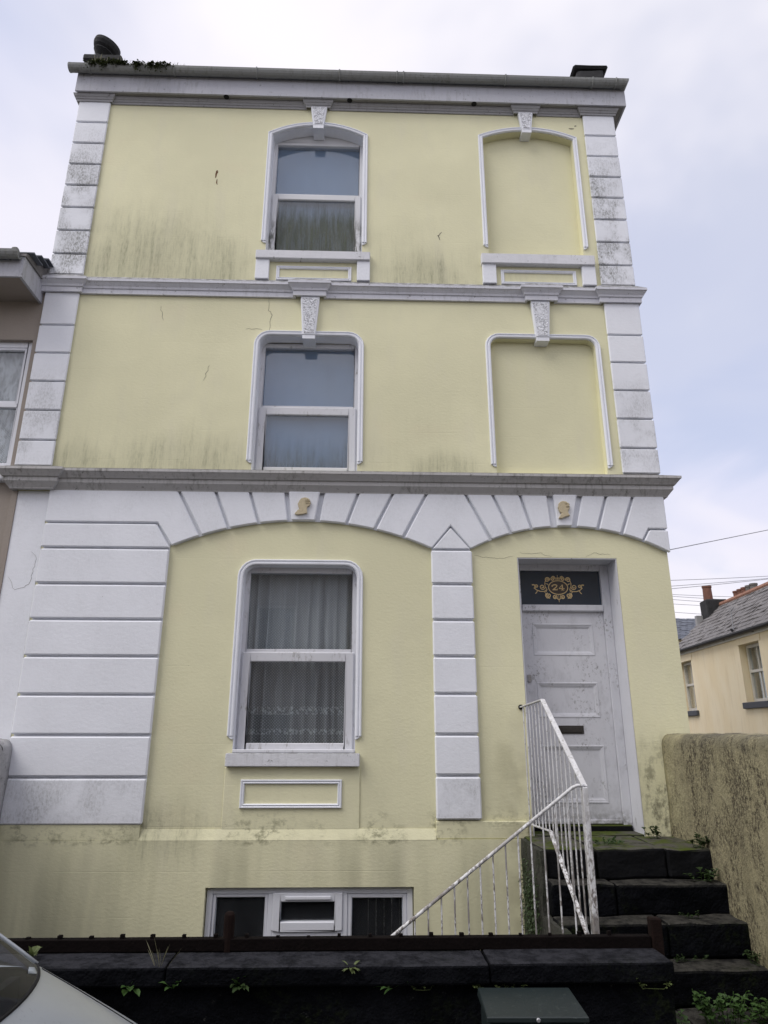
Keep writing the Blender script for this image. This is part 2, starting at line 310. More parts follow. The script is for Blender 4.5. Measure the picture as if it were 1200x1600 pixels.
t.bsdf(c, 0.7, t.bump(t.noise(40, 4), 0.3, 0.005)); MAT['reveal_paint'] = t.m
t = NT('fanlight_glass'); c = t.mix(t.noise(3, 3), (0.015, 0.026, 0.046), (0.028, 0.044, 0.070)); t.bsdf(c, 0.12); MAT['fanlight_glass'] = t.m  # blue base colour carries the sky reflected in this pane
simple('gold_leaf', (0.78, 0.58, 0.28), 0.6, 0.15, 40)
simple('oval_brown', (0.045, 0.030, 0.022), 0.35)
simple('letter_plate_metal', (0.035, 0.030, 0.026), 0.5, 0.3, 40)
simple('lock_metal', (0.42, 0.42, 0.43), 0.4, 0.25, 60, Metallic=0.6)
simple('relief_cream', (0.58, 0.50, 0.34), 0.8, 0.2, 30, 0.3, 80)
t = NT('vermiculated')
n_ = t.noise(38, 2, rough=0.4, dist=1.2); hole = t.math('SUBTRACT', 1.0, t.step(n_, 0.40, 0.46))
c = t.mix(t.mul(hole, 0.55), (0.80, 0.82, 0.87), (0.22, 0.225, 0.25)); t.bsdf(c, 0.8, t.bump(n_, 1.0, 0.03)); MAT['vermiculated'] = t.m
simple('dark_hole', (0.008, 0.008, 0.010), 0.9, 0.1)
simple('crack_dark', (0.10, 0.095, 0.075), 0.9, 0.2, 30)
simple('rust_stain', (0.16, 0.075, 0.030), 0.9, 0.3, 40)
simple('old_chimney', (0.030, 0.031, 0.034), 0.9, 0.4, 8, 0.7, 30)
simple('blind_fabric', (0.165, 0.255, 0.40), 0.9, 0.04, 0.8)
simple('interior_dark', (0.012, 0.012, 0.013), 0.95, **{'Specular IOR Level': 0.0})
simple('void_dark', (0.003, 0.003, 0.004), 0.95, **{'Specular IOR Level': 0.0})
# net curtain: sheer fabric with rows of dots
def net(name, dots=True, dens=0.35, lace_dots=True):
    t = NT(name); T = t.t
    h = t.math('SINE', t.math('MULTIPLY', t.x, 210.0)); v = t.math('SINE', t.math('MULTIPLY', t.z, 210.0))
    dot = t.step(t.math('MULTIPLY', h, v), 0.25, 0.6)
    a = t.math('ADD', t.math('ADD', dens, t.mul(t.step(t.z, 2.6, 3.2), 0.38 if dots else 0.0)), t.mul(dot, 0.35 if dots else 0.1))  # denser towards the top: the upper pane's brighter look put into the weave
    band = t.math('ADD', t.math('SUBTRACT', 1.0, t.step(t.math('ABSOLUTE', t.math('SUBTRACT', t.z, 2.40)), 0.03, 0.05)), t.math('SUBTRACT', 1.0, t.step(t.math('ABSOLUTE', t.math('SUBTRACT', t.z, 2.19)), 0.02, 0.035)))
    lace = t.step(t.voronoi(34), 0.35, 0.55)
    if not lace_dots: a = t.math('ADD', a, t.mul(t.math('SUBTRACT', t.step(t.noise(17, 4, (1, 1, 0.4), rough=0.7), 0.35, 0.7), 0.5), 0.75), True)
    a = t.math('ADD', a, t.mul(band, t.math('SUBTRACT', 1.0, lace), 0.4), True)
    df = T.nodes.new('ShaderNodeBsdfDiffuse'); df.inputs[0].default_value = (0.74, 0.77, 0.80, 1)
    tl = T.nodes.new('ShaderNodeBsdfTranslucent'); tl.inputs[0].default_value = (0.7, 0.73, 0.76, 1)
    m0 = T.nodes.new('ShaderNodeMixShader'); m0.inputs[0].default_value = 0.25; T.links.new(df.outputs[0], m0.inputs[1]); T.links.new(tl.outputs[0], m0.inputs[2])
    tr = T.nodes.new('ShaderNodeBsdfTransparent'); mx = T.nodes.new('ShaderNodeMixShader')
    T.links.new(a, mx.inputs[0]); T.links.new(tr.outputs[0], mx.inputs[1]); T.links.new(m0.outputs[0], mx.inputs[2])
    T.links.new(mx.outputs[0], t.out.inputs[0]); MAT[name] = t.m
net('net_curtain', True, 0.34); net('net_plain', True, 0.42, False)
# ---- neighbour, background
facade_paint('taupe_render', (0.34, 0.30, 0.265), (0.12, 0.11, 0.10), [(0, 0.3), (1, 0.3)], 0.5)
t = NT('cream_render')
c = t.mix(t.step(t.noise(1.6, 5, (1, 1, 0.5)), 0.35, 0.7), (0.82, 0.70, 0.48), (0.86, 0.76, 0.56)); c = t.mix(t.mul(t.step(t.noise(9, 4, (1, 1, 0.15)), 0.5, 0.75), 0.25), c, (0.55, 0.44, 0.27))
t.bsdf(c, 0.85, t.bump(t.noise(50, 4), 0.3, 0.01)); MAT['cream_render'] = t.m
t = NT('slate')
c = t.mix(t.noise(3, 5, rough=0.7), (0.085, 0.083, 0.088), (0.24, 0.225, 0.225)); c = t.mix(t.step(t.noise(11, 4), 0.55, 0.75), c, (0.30, 0.285, 0.27)); t.bsdf(c, 0.7, t.bump(t.noise(40, 3), 0.3, 0.01)); MAT['slate'] = t.m
t = NT('slate_blue'); c = t.mix(t.noise(4, 5, (1, 1, 2), rough=0.7), (0.05, 0.058, 0.078), (0.15, 0.165, 0.20)); t.bsdf(c, 0.6, t.bump(t.noise(30, 3), 0.4, 0.01)); MAT['slate_blue'] = t.m
simple('terracotta', (0.19, 0.085, 0.06), 0.8, 0.25, 9, 0.3); simple('ridge_tile', (0.33, 0.17, 0.12), 0.8, 0.2, 6, 0.3)
simple('grey_pot', (0.16, 0.155, 0.15), 0.85, 0.25, 9, 0.3); simple('lead_flashing', (0.33, 0.33, 0.34), 0.6, 0.2, 5)
simple('grey_sill', (0.065, 0.07, 0.085), 0.7, 0.15, 8); simple('off_white', (0.62, 0.60, 0.55), 0.6, 0.08, 5)
simple('black_gutter', (0.014, 0.014, 0.016), 0.4); simple('cable_grey', (0.36, 0.37, 0.41), 0.7, 0.05); simple('aluminium', (0.42, 0.43, 0.45), 0.4, 0.1, 20, Metallic=0.6)
simple('brick_red', (0.26, 0.12, 0.08), 0.85, 0.2, 6, 0.4)
# ---- ground
simple('asphalt', (0.05, 0.05, 0.052), 0.9, 0.25, 20, 0.7, 160); simple('paving', (0.17, 0.165, 0.155), 0.88, 0.2, 5, 0.4, 70); simple('kerb_granite', (0.24, 0.235, 0.23), 0.8, 0.2, 30, 0.3)
simple('soil', (0.06, 0.055, 0.04), 0.95, 0.3, 6, 0.6)
# ---- cabinet, car, plants
t = NT('cabinet_green'); c = t.mix(t.noise(5, 5), (0.007, 0.0135, 0.015), (0.013, 0.022, 0.0225)); c = t.mix(t.mul(t.step(t.noise(40, 4, off=(3, 3, 3)), 0.6, 0.72), 0.5), c, (0.06, 0.075, 0.07)); t.bsdf(c, 0.5, t.bump(t.noise(70, 3), 0.2, 0.004)); MAT['cabinet_green'] = t.m
t = NT('silver_paint'); c = t.mix(t.noise(2, 4), (0.29, 0.32, 0.355), (0.35, 0.38, 0.415)); c = t.mix(t.mul(t.step(t.noise(55, 4, (0.4, 1, 1), rough=0.7), 0.60, 0.68), t.step(t.noise(3, 3), 0.4, 0.6), 0.45), c, (0.16, 0.16, 0.15))
t.bsdf(c, t.math('ADD', 0.34, t.mul(t.noise(9, 3), 0.15)), None, Metallic=0.25); t.b.inputs['Coat Weight'].default_value = 0.5; t.b.inputs['Coat Roughness'].default_value = 0.15; MAT['silver_paint'] = t.m
simple('black_plastic', (0.010, 0.010, 0.011), 0.7, **{'Specular IOR Level': 0.15}); simple('rubber', (0.012, 0.012, 0.012), 0.85); simple('alloy', (0.5, 0.5, 0.52), 0.35, 0.05, 6, Metallic=0.8)
simple('seat_fabric', (0.035, 0.04, 0.05), 0.95, 0.2, 20, **{'Specular IOR Level': 0.05}); simple('headlamp', (0.7, 0.72, 0.75), 0.1, 0.03); simple('tail_lamp', (0.35, 0.02, 0.02), 0.2, 0.03)
def leafmat(name, a, b):
    t = NT(name); c = t.mix(t.noise(30, 3), a, b); T = t.t
    d = t.bsdf(c, 0.55); tl = T.nodes.new('ShaderNodeBsdfTranslucent'); T.links.new(c, tl.inputs[0])
    m = T.nodes.new('ShaderNodeMixShader'); m.inputs[0].default_value = 0.25; T.links.new(d.outputs[0], m.inputs[1]); T.links.new(tl.outputs[0], m.inputs[2]); T.links.new(m.outputs[0], t.out.inputs[0]); MAT[name] = t.m
leafmat('leaf_green', (0.030, 0.075, 0.016), (0.065, 0.13, 0.030)); leafmat('leaf_pale', (0.075, 0.11, 0.035), (0.14, 0.17, 0.06)); leafmat('leaf_dark', (0.018, 0.040, 0.010), (0.040, 0.070, 0.018))
leafmat('moss', (0.020, 0.030, 0.008), (0.045, 0.055, 0.016)); leafmat('dry_grass', (0.13, 0.13, 0.07), (0.24, 0.23, 0.14))

# ------------------------------------------------------------------ mesh helpers
def empty(name, loc=(0, 0, 0), rz=0.0):
    o = bpy.data.objects.new(name, None); col.objects.link(o); o.location = loc; o.rotation_euler = (0, 0, rz); o.empty_display_size = 0.2; return o
def tag(o, label=None, cat=None, group=None, kind=None):
    for k, v in (('label', label), ('category', cat), ('group', group), ('kind', kind)):
        if v: o[k] = v
    return o
class MB:
    def __init__(s): s.v = []; s.f = []
    def add(s, vs, fs):
        o = len(s.v); s.v += [tuple(v) for v in vs]; s.f += [tuple(i+o for i in f) for f in fs]; return s
    def box(s, x0, x1, y0, y1, z0, z1):
        return s.add([(x0, y0, z0), (x1, y0, z0), (x1, y1, z0), (x0, y1, z0), (x0, y0, z1), (x1, y0, z1), (x1, y1, z1), (x0, y1, z1)],
                     [(0, 3, 2, 1), (4, 5, 6, 7), (0, 1, 5, 4), (1, 2, 6, 5), (2, 3, 7, 6), (3, 0, 4, 7)])
    def prism(s, poly, y0, y1, holes=()):           # poly in (x,z), extruded from y0 to y1
        loops = [list(poly)] + [list(h) for h in holes]
        pts = [p for l in loops for p in l]; n = len(pts)
        vs = [(p[0], y0, p[1]) for p in pts] + [(p[0], y1, p[1]) for p in pts]
        if holes:
            tris = geometry.tessellate_polygon([[Vector((p[0], p[1], 0)) for p in l] for l in loops])
        else: tris = [tuple(range(n))]
        fs = [tuple(t_) for t_ in tris] + [tuple(i+n for i in reversed(t_)) for t_ in tris]
        o = 0
        for l in loops:
            k = len(l)
            for i in range(k): a, b = o+i, o+(i+1) % k; fs.append((a, b, b+n, a+n))
            o += k
        return s.add(vs, fs)
    def sweep(s, path, prof, plane='xy', closed=False):
        # path: 2-D points; prof: (out, other) where out is along the right-hand normal of the path
        n = len(path); P = [Vector(p) for p in path]; rows = []
        for i in range(n):
            a = P[i-1] if (i > 0 or closed) else None; b = P[(i+1) % n] if (i < n-1 or closed) else None
            d1 = (P[i]-a).normalized() if a is not None else (b-P[i]).normalized()
            d2 = (b-P[i]).normalized() if b is not None else d1
            n1, n2 = Vector((d1.y, -d1.x)), Vector((d2.y, -d2.x)); m = n1+n2
            m = m/max(0.25, (m.length_squared/2)) if m.length > 1e-6 else n1
            rows.append([(P[i].x+m.x*o, P[i].y+m.y*o, h) for o, h in prof])
        vs = []
        for rw in rows:
            for (a, b, h) in rw: vs.append((a, b, h) if plane == 'xy' else (a, h, b))
        k = len(prof); fs = []
        for i in range(n if closed else n-1):
            j = (i+1) % n
            for q in range(k):
                q2 = (q+1) % k; fs.append((i*k+q, j*k+q, j*k+q2, i*k+q2))
        if not closed: fs += [tuple(range(k)), tuple((n-1)*k+q for q in reversed(range(k)))]
        return s.add(vs, fs)
    def tube(s, path, r, n=6, r2=None, cap=True):
        P = [Vector(p) for p in path]; m = len(P); o = len(s.v); up = None
        for i, p in enumerate(P):
            d = (P[min(i+1, m-1)]-P[max(i-1, 0)]).normalized()
            a = d.orthogonal().normalized() if up is None else (up-d*up.dot(d)).normalized()
            up = a; b = d.cross(a); rr = r if r2 is None else r+(r2-r)*i/(m-1)
            for q in range(n):
                t_ = 2*math.pi*q/n; s.v.append(tuple(p+(a*math.cos(t_)+b*math.sin(t_))*rr))
        for i in range(m-1):
            for q in range(n):
                q2 = (q+1) % n; s.f.append((o+i*n+q, o+i*n+q2, o+(i+1)*n+q2, o+(i+1)*n+q))
        if cap: s.f += [tuple(o+q for q in reversed(range(n))), tuple(o+(m-1)*n+q for q in range(n))]
        return s
    def lathe(s, prof, c=(0, 0, 0), n=20, tilt=None):
        o = len(s.v); k = len(prof)
        for q in range(n):
            t_ = 2*math.pi*q/n
            for (r, z) in prof:
                v = Vector((r*math.cos(t_), r*math.sin(t_), z))
                if tilt: v = tilt @ v
                s.v.append((c[0]+v.x, c[1]+v.y, c[2]+v.z))
        for q in range(n):
            q2 = (q+1) % n
            for i in range(k-1): s.f.append((o+q*k+i, o+q2*k+i, o+q2*k+i+1, o+q*k+i+1))
        s.f += [tuple(o+q*k for q in reversed(range(n))), tuple(o+q*k+k-1 for q in range(n))]
        return s
    def bar(s, a, b, w, h=None):                      # square bar between two points
        a, b = Vector(a), Vector(b); d = (b-a).normalized(); h = h or w
        sx = Vector((0, 0, 1)).cross(d); sx = sx.normalized() if sx.length > 1e-4 else Vector((1, 0, 0)); sy = d.cross(sx)
        vs = []
        for p in (a, b):
            for i, j in ((-1, -1), (1, -1), (1, 1), (-1, 1)): vs.append(p+sx*(i*w/2)+sy*(j*h/2))
        return s.add(vs, [(0, 3, 2, 1), (4, 5, 6, 7), (0, 1, 5, 4), (1, 2, 6, 5), (2, 3, 7, 6), (3, 0, 4, 7)])
    def build(s, name, mat, parent=None, bevel=0.0, seg=1, smooth=False, rough=0.0, sub=0, kind=None):
        me = bpy.data.meshes.new(name); bm = bmesh.new()
        vs = [bm.verts.new(v) for v in s.v]
        for f in s.f:
            try: bm.faces.new([vs[i] for i in f])
            except ValueError: pass
        bmesh.ops.remove_doubles(bm, verts=bm.verts, dist=1e-5)
        bmesh.ops.recalc_face_normals(bm, faces=bm.faces)
        if bevel:
            ed = [e for e in bm.edges if len(e.link_faces) == 2 and e.calc_face_angle(0) > 0.45]
            bmesh.ops.bevel(bm, geom=ed, offset=bevel, segments=seg, affect='EDGES', profile=0.5, clamp_overlap=True)
        for _ in range(sub):
            bmesh.ops.subdivide_edges(bm, edges=bm.edges, cuts=1, use_grid_fill=True)
        if rough:
            from mathutils import noise as mn
            for v in bm.verts:
                n_ = mn.noise_vector(v.co*5.0)+mn.noise_vector(v.co*16.0)*0.5
                v.co += n_*rough
        if smooth:
            for f in bm.faces: f.smooth = True
        bm.to_mesh(me); bm.free()
        me.materials.append(MAT[mat])
        o = bpy.data.objects.new(name, me); col.objects.link(o)
        if parent: o.parent = parent
        if kind: o['kind'] = kind
        return o
def arc(cx, cz, r, a0, a1, n):
    return [(cx+r*math.cos(a0+(a1-a0)*i/n), cz+r*math.sin(a0+(a1-a0)*i/n)) for i in range(n+1)]
def part(name, mat, parent, *box, **kw): return MB().box(*box).build(name, mat, parent, **kw)

# ------------------------------------------------------------------ ground
tag(MB().box(-400, 400, -400, 600, -1.4, -1.0).build('ground', 'soil'), kind='structure')
road = tag(MB().box(-60, 60, -10.2, -2.98, -0.99, -0.10).build('road', 'asphalt'), kind='structure')
pav = tag(MB().box(-60, 60, -2.83, -2.34, -0.99, -0.004).build('pavement', 'paving'), kind='structure')
for i in range(24):
    part('paving_slab', 'paving', pav, -7.2+i*0.6, -7.2+i*0.6+0.592, -2.825, -2.345, -0.003, 0.004, bevel=0.003)
kerb = tag(MB().box(-60, 60, -2.98, -2.83, -0.99, -0.02).build('kerb', 'kerb_granite'), kind='structure')
for i in range(16):
    part('kerb_stone', 'kerb_granite', kerb, -7.2+i*0.9, -7.2+i*0.9+0.892, -2.985, -2.832, -0.3, 0.003, bevel=0.012)
tag(MB().box(-60, 60, -13.0, -10.2, -0.99, 0.0).build('far_pavement', 'paving'), kind='structure')

# ------------------------------------------------------------------ the yellow house
house = tag(empty('terraced_house'), 'tall three-storey pale yellow house with white quoins and number 24 over its door', 'house')
XL, XR = -3.86, 3.335
def arch_top(x0, x1, zs, zc, n=12):
    h = (x1-x0)/2; s_ = zc-zs; r = (h*h+s_*s_)/(2*s_); cx = (x0+x1)/2; cz = zc-r; a = math.asin(h/r)
    return arc(cx, cz, r, math.pi/2-a, math.pi/2+a, n)        # right to left
def rrect(x0, x1, z0, z1, r, n=5):                            # ccw from bottom right
    return [(x1, z0)] + arc(x1-r, z1-r, r, 0, math.pi/2, n) + arc(x0+r, z1-r, r, math.pi/2, math.pi, n) + [(x0, z0)]
W2 = [(-0.07, 7.90)] + arch_top(-1.28, -0.07, 9.78, 9.945) + [(-1.28, 7.90)]
W1 = rrect(-1.28, -0.089, 4.987, 6.718, 0.13)
W0 = rrect(-1.283, -0.069, 1.987, 3.893, 0.13)
B2 = [(2.758, 7.92)] + arch_top(1.535, 2.758, 9.82, 9.955) + [(1.535, 7.92)]
B1 = rrect(1.495, 2.773, 4.987, 6.735, 0.11)
DR = [(2.765, 1.22), (2.765, 4.005), (1.668, 4.005), (1.668, 1.22)]
BW = [(0.50, -0.2), (0.50, 0.808), (-1.44, 0.808), (-1.44, -0.2)]
front = MB().prism([(XL, -1.0), (XR, -1.0), (XR, 10.62), (XL, 10.62)], 0.0, 0.32, holes=[list(reversed(h)) for h in (W2, W1, W0, B2, B1, DR, BW)])
wall = front.build('front_wall', 'yellow_render', house)
for nm, poly, d in (('blind_window_infill', B2, 0.10), ('blind_window_infill', B1, 0.085)):
    MB().prism(poly, d, 0.318).build(nm, 'infill_render', house)
part('side_wall', 'yellow_render', house, XR-0.3, XR-0.002, 0.32, 8.0, -1.0, 10.62)
part('party_wall', 'yellow_render', house, XL+0.002, XL+0.3, 0.32, 8.0, -1.0, 10.62)
part('back_wall', 'yellow_render', house, XL+0.002, XR-0.002, 8.0, 8.3, -1.0, 10.62)
for zf in (-0.3, 1.2, 4.75, 7.35, 10.3):
    part('interior_floor', 'interior_dark', house, XL+0.31, XR-0.31, 0.33, 7.99, zf-0.1, zf)
part('interior_partition', 'interior_dark', house, 0.9, 1.0, 0.33, 7.9, 1.201, 10.19)
part('interior_partition', 'interior_dark', house, XL+0.32, XR-0.32, 3.2, 3.3, -0.29, 10.19)
# plinth with weathered splay between the pilasters
pl = MB(); hole = [(0.50, -0.99), (0.50, 0.808), (-1.44, 0.808), (-1.44, -0.99)]
pl.prism([(XL+0.06, -0.99), (-1.44, -0.99), (-1.44, 0.808), (0.50, 0.808), (0.50, -0.99), (1.62, -0.99), (1.62, 1.21), (XL+0.06, 1.21)], -0.045, -0.001)
pl.build('plinth', 'yellow_render', house)
MB().add([(-2.10, -0.046, 1.208), (0.722, -0.046, 1.208), (0.722, -0.012, 1.305), (-2.10, -0.012, 1.305), (-2.10, 0.01, 1.212), (0.722, 0.01, 1.212)], [(0, 1, 2, 3), (0, 3, 4), (1, 5, 2), (0, 4, 5, 1), (3, 2, 5, 4)]).build('plinth_splay', 'yellow_render', house, rough=0.002)
part('plinth_upper', 'yellow_render', house, XL+0.06, -2.10, -0.042, -0.001, 1.212, 1.36)
part('plinth_upper', 'yellow_render', house, 0.722, 1.62, -0.035, -0.001, 1.212, 1.37, bevel=0.008)
part('apron', 'yellow_render', house, -1.34, -0.016, -0.014, -0.001, 1.296, 1.862, bevel=0.006)
# --- quoins: backing strip + separate blocks
def blocks(x0, x1, zs, y=-0.038, back=-0.008, name='quoin_block', gap=0.018, bev=0.010):
    part('quoin_backing', 'white_masonry', house, x0+0.012, x1-0.012, back, -0.0008, zs[-1], zs[0])
    for a, b in zip(zs[:-1], zs[1:]):
        part(name, 'white_masonry', house, x0, x1, y+random.uniform(-.002, .002), back-0.0005, b+gap/2, a-gap/2, bevel=bev)
Q2 = [10.30, 9.885, 9.535, 9.19, 8.85, 8.503, 8.15, 7.80, 7.495]
Q1 = [7.25, 6.79, 6.413, 6.04, 5.67, 5.30, 4.985]
blocks(-3.885, -3.468, Q2); blocks(2.925, 3.355, Q2)
blocks(-3.885, -3.475, Q1); blocks(2.93, 3.365, Q1)
# corner returns of the right quoins
for zs in (Q2, Q1):
    for a, b in zip(zs[:-1], zs[1:]):
        part('quoin_return', 'white_masonry', house, XR+0.001, 3.362, 0.0, 0.36, b+0.006, a-0.006, bevel=0.008)
# ground-floor left pilaster
part('corner_strip', 'white_masonry', house, -3.80, -3.462, -0.012, -0.0008, 1.36, 4.70)
GL = [4.335, 4.055, 3.666, 3.292, 2.917, 2.538, 2.153, 1.764, 1.335]
part('pilaster_backing', 'white_masonry', house, -3.43, -2.09, -0.014, -0.0008, 1.362, 4.70)
for i, (a, b) in enumerate(zip(GL[:-1], GL[1:])):
    if i == 0:
        MB().prism([(-3.445, b+.011), (-2.085, b+.011), (-2.245, a-.011), (-3.445, a-.011)], -0.056, -0.0145).build('pilaster_block', 'white_masonry', house, bevel=0.011)
    else: part('pilaster_block', 'white_masonry', house, -3.445, -2.085, -0.056+random.uniform(-.002, .002), -0.0145, b+0.011, a-0.011, bevel=0.013)
DP = [4.07, 3.69, 3.308, 2.932, 2.557, 2.164, 1.780, 1.374]
part('pilaster_backing', 'white_masonry', house, 0.735, 1.155, -0.014, -0.0008, 1.376, 4.70)
for a, b in zip(DP[:-1], DP[1:]):
    part('pilaster_block', 'white_masonry', house, 0.725, 1.168, -0.056+random.uniform(-.002, .002), -0.0145, b+0.011, a-0.011, bevel=0.013)
MB().prism([(0.745, 4.082), (1.148, 4.082), (0.945, 4.318)], -0.055, -0.0145).build('pilaster_block', 'white_masonry', house, bevel=0.008)
# --- arches
AL = (-0.672, 0.939, 3.446); AR = (2.232, 2.035, 2.315)
def az(A, x): return A[1]+math.sqrt(max(0, A[2]**2-(x-A[0])**2))
def arcpts(A, x0, x1, n=5): return [(x0+(x1-x0)*i/n, az(A, x0+(x1-x0)*i/n)) for i in range(n+1)]
ZT = 4.715; G = 0.015
def vouss(A, jl, jr, proud=-0.056, name='voussoir', mat='white_masonry'):
    (tl, bl), (tr, br) = jl, jr
    poly = arcpts(A, bl+G, br-G, 4) + [(tr-G, ZT), (tl+G, ZT)]
    return MB().prism(poly, proud, -0.0145).build(name, mat, house, bevel=0.011)
JL = [(-2.046, -1.768), (-1.645, -1.471), (-1.267, -1.149), (-0.873, -0.822)]
JL2 = [(-0.455, -0.505), (-0.068, -0.194), (0.317, 0.115), (0.691, 0.426)]
for a, b in zip(JL[:-1], JL[1:]): vouss(AL, a, b)
for a, b in zip(JL2[:-1], JL2[1:]): vouss(AL, a, b)
k1 = vouss(AL, (-0.853, -0.808), (-0.478, -0.526), -0.070, 'keystone')
JR = [(1.116, 1.382), (1.42, 1.61), (1.729, 1.841), (2.045, 2.072)]
JR2 = [(2.42, 2.325), (2.703, 2.575), (3.007, 2.835)]
for a, b in zip(JR[:-1], JR[1:]): vouss(AR, a, b)
for a, b in zip(JR2[:-1], JR2[1:]): vouss(AR, a, b)
k2 = vouss(AR, (2.085, 2.108), (2.385, 2.300), -0.070, 'keystone')
MB().prism([(-3.445, 4.344), (-2.236, 4.344), (-2.062, 4.085)] + arcpts(AL, -2.05, -1.768-G, 4) + [(-2.046-G, ZT), (-3.445, ZT)], -0.056, -0.0145).build('voussoir', 'white_masonry', house, bevel=0.011)
MB().prism(arcpts(AL, 0.426+G, 0.715, 4) + [(0.735, 4.088), (0.945, 4.345), (1.155, 4.088)] + arcpts(AR, 1.165, 1.382-G, 4) + [(1.116-G, ZT), (0.691+G, ZT)], -0.056, -0.0145).build('voussoir', 'white_masonry', house, bevel=0.011)
MB().prism(arcpts(AR, 2.835+G, 3.055, 4) + [(3.135, 4.332), (3.352, 4.332), (3.352, ZT), (3.007+G, ZT)], -0.056, -0.0145).build('voussoir', 'white_masonry', house, bevel=0.011)
MB().prism(arcpts(AR, 3.075, 3.352, 4) + [(3.352, 4.314), (3.146, 4.314)], -0.056, -0.0145).build('voussoir', 'white_masonry', house, bevel=0.011)
bk = MB().prism(arcpts(AL, -2.04, 0.70, 20) + [(0.73, 4.70), (-2.08, 4.70)], -0.0135, -0.0008); bk.build('arch_backing', 'white_masonry', house)
MB().prism(arcpts(AR, 1.18, 3.33, 16) + [(3.33, 4.70), (1.16, 4.70)], -0.0135, -0.0008).build('arch_backing', 'white_masonry', house)
part('arch_return', 'white_masonry', house, XR+0.001, 3.35, 0.0, 0.4, 4.10, 4.70)
# --- carved profile heads on the two keystones
def relief(name, pts, cx, cz, s, ear, label):
    poly = [(cx+(x)*s, cz-(y)*s) for x, y in pts]
    o = MB().prism(poly, -0.100, -0.069).build(name, 'relief_cream', house, bevel=0.010, seg=2)
    o['label'] = label
    b = MB()
    for i in range(22):
        hx, hy = ear[0]+random.uniform(-.1, 1)*ear[2], ear[1]+random.uniform(-1, .35)*ear[2]
        rr = random.uniform(0.007, 0.012)
        b.lathe([(0.001, -rr*.7), (rr*.8, -rr*.3), (rr, 0), (rr*.7, rr*.6), (0.001, rr*.8)], (cx+hx*s, -0.100, cz-hy*s), 7)
    b.build('carved_hair', 'relief_cream', o, smooth=True)
    return o
relief('carved_head', [(620, 290), (530, 315), (475, 385), (462, 420), (432, 482), (452, 512), (450, 545), (462, 560), (468, 606), (486, 628), (440, 655), (360, 760), (430, 786), (560, 770), (700, 738), (690, 640), (690, 560), (755, 528), (788, 440), (765, 360), (700, 305)], -0.665-0.60*0.40, 4.54+0.53*0.40, 0.00040, (660, 440, 95), 'cream relief of a head in profile above the front window')
relief('carved_head', [(530, 365), (410, 395), (335, 468), (328, 530), (290, 652), (326, 680), (318, 725), (340, 765), (350, 830), (430, 862), (400, 895), (290, 1066), (420, 1082), (560, 1010), (742, 962), (682, 850), (690, 745), (740, 700), (755, 600), (720, 480), (640, 390)], 2.20-0.52*0.285, 4.535+0.70*0.285, 0.000285, (620, 570, 110), 'cream relief of a head in profile above the front door')
# --- cornices
def cornice(name, path, prof, mat): return MB().sweep(path, prof, 'xy').build(name, mat, house)
P1 = [(-3.815, 0.30), (-3.815, -0.055), (-3.435, -0.055), (-3.435, -0.012), (3.352, -0.012), (3.352, 0.6)]
cornice('cornice', P1, [(0.0, 4.702), (0.045, 4.702), (0.050, 4.715), (0.085, 4.760), (0.098, 4.775), (0.098, 4.820), (0.118, 4.824), (0.130, 4.840), (0.160, 4.875), (0.172, 4.885), (0.172, 4.912), (0.0, 4.985)], 'cornice_paint')
P2 = [(-3.91, 0.28), (-3.91, -0.038), (-3.470, -0.038), (-3.470, -0.002), (-0.868, -0.002), (-0.868, -0.05), (-0.525, -0.05), (-0.525, -0.002), (1.975, -0.002), (1.975, -0.05), (2.315, -0.05), (2.315, -0.002), (2.90, -0.002), (2.90, -0.038), (3.362, -0.038), (3.362, 0.6)]
cornice('string_course', P2, [(0.0, 7.236), (0.030, 7.236), (0.030, 7.300), (0.042, 7.304), (0.048, 7.330), (0.078, 7.372), (0.090, 7.378), (0.090, 7.408), (0.0, 7.496)], 'string_paint')
P3 = [(-3.90, 0.4), (-3.90, -0.038), (-3.455, -0.038), (-3.455, -0.002), (-0.840, -0.002), (-0.840, -0.04), (-0.535, -0.04), (-0.535, -0.002), (1.985, -0.002), (1.985, -0.04), (2.285, -0.04), (2.285, -0.002), (2.905, -0.002), (2.905, -0.038), (3.362, -0.038), (3.362, 0.6)]
cornice('eaves_moulding', P3, [(0.0, 10.225), (0.014, 10.225), (0.017, 10.252), (0.026, 10.256), (0.034, 10.280), (0.042, 10.284), (0.050, 10.306), (0.054, 10.326), (0.0, 10.328)], 'eaves_shade_grime')
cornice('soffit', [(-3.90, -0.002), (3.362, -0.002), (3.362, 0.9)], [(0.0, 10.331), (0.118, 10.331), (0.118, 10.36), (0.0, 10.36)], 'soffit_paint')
cornice('fascia', [(-3.92, -0.002), (3.385, -0.002), (3.385, 0.9)], [(0.0, 10.362), (0.098, 10.362), (0.098, 10.324), (0.122, 10.324), (0.122, 10.655), (0.0, 10.66)], 'eaves_paint')
for x in (-1.92, -0.262, 1.428):
    MB().lathe([(0.036, -0.010), (0.036, 0.012)], (x, -0.088, 10.328), 14).build('vent_hole', 'dark_hole', house)
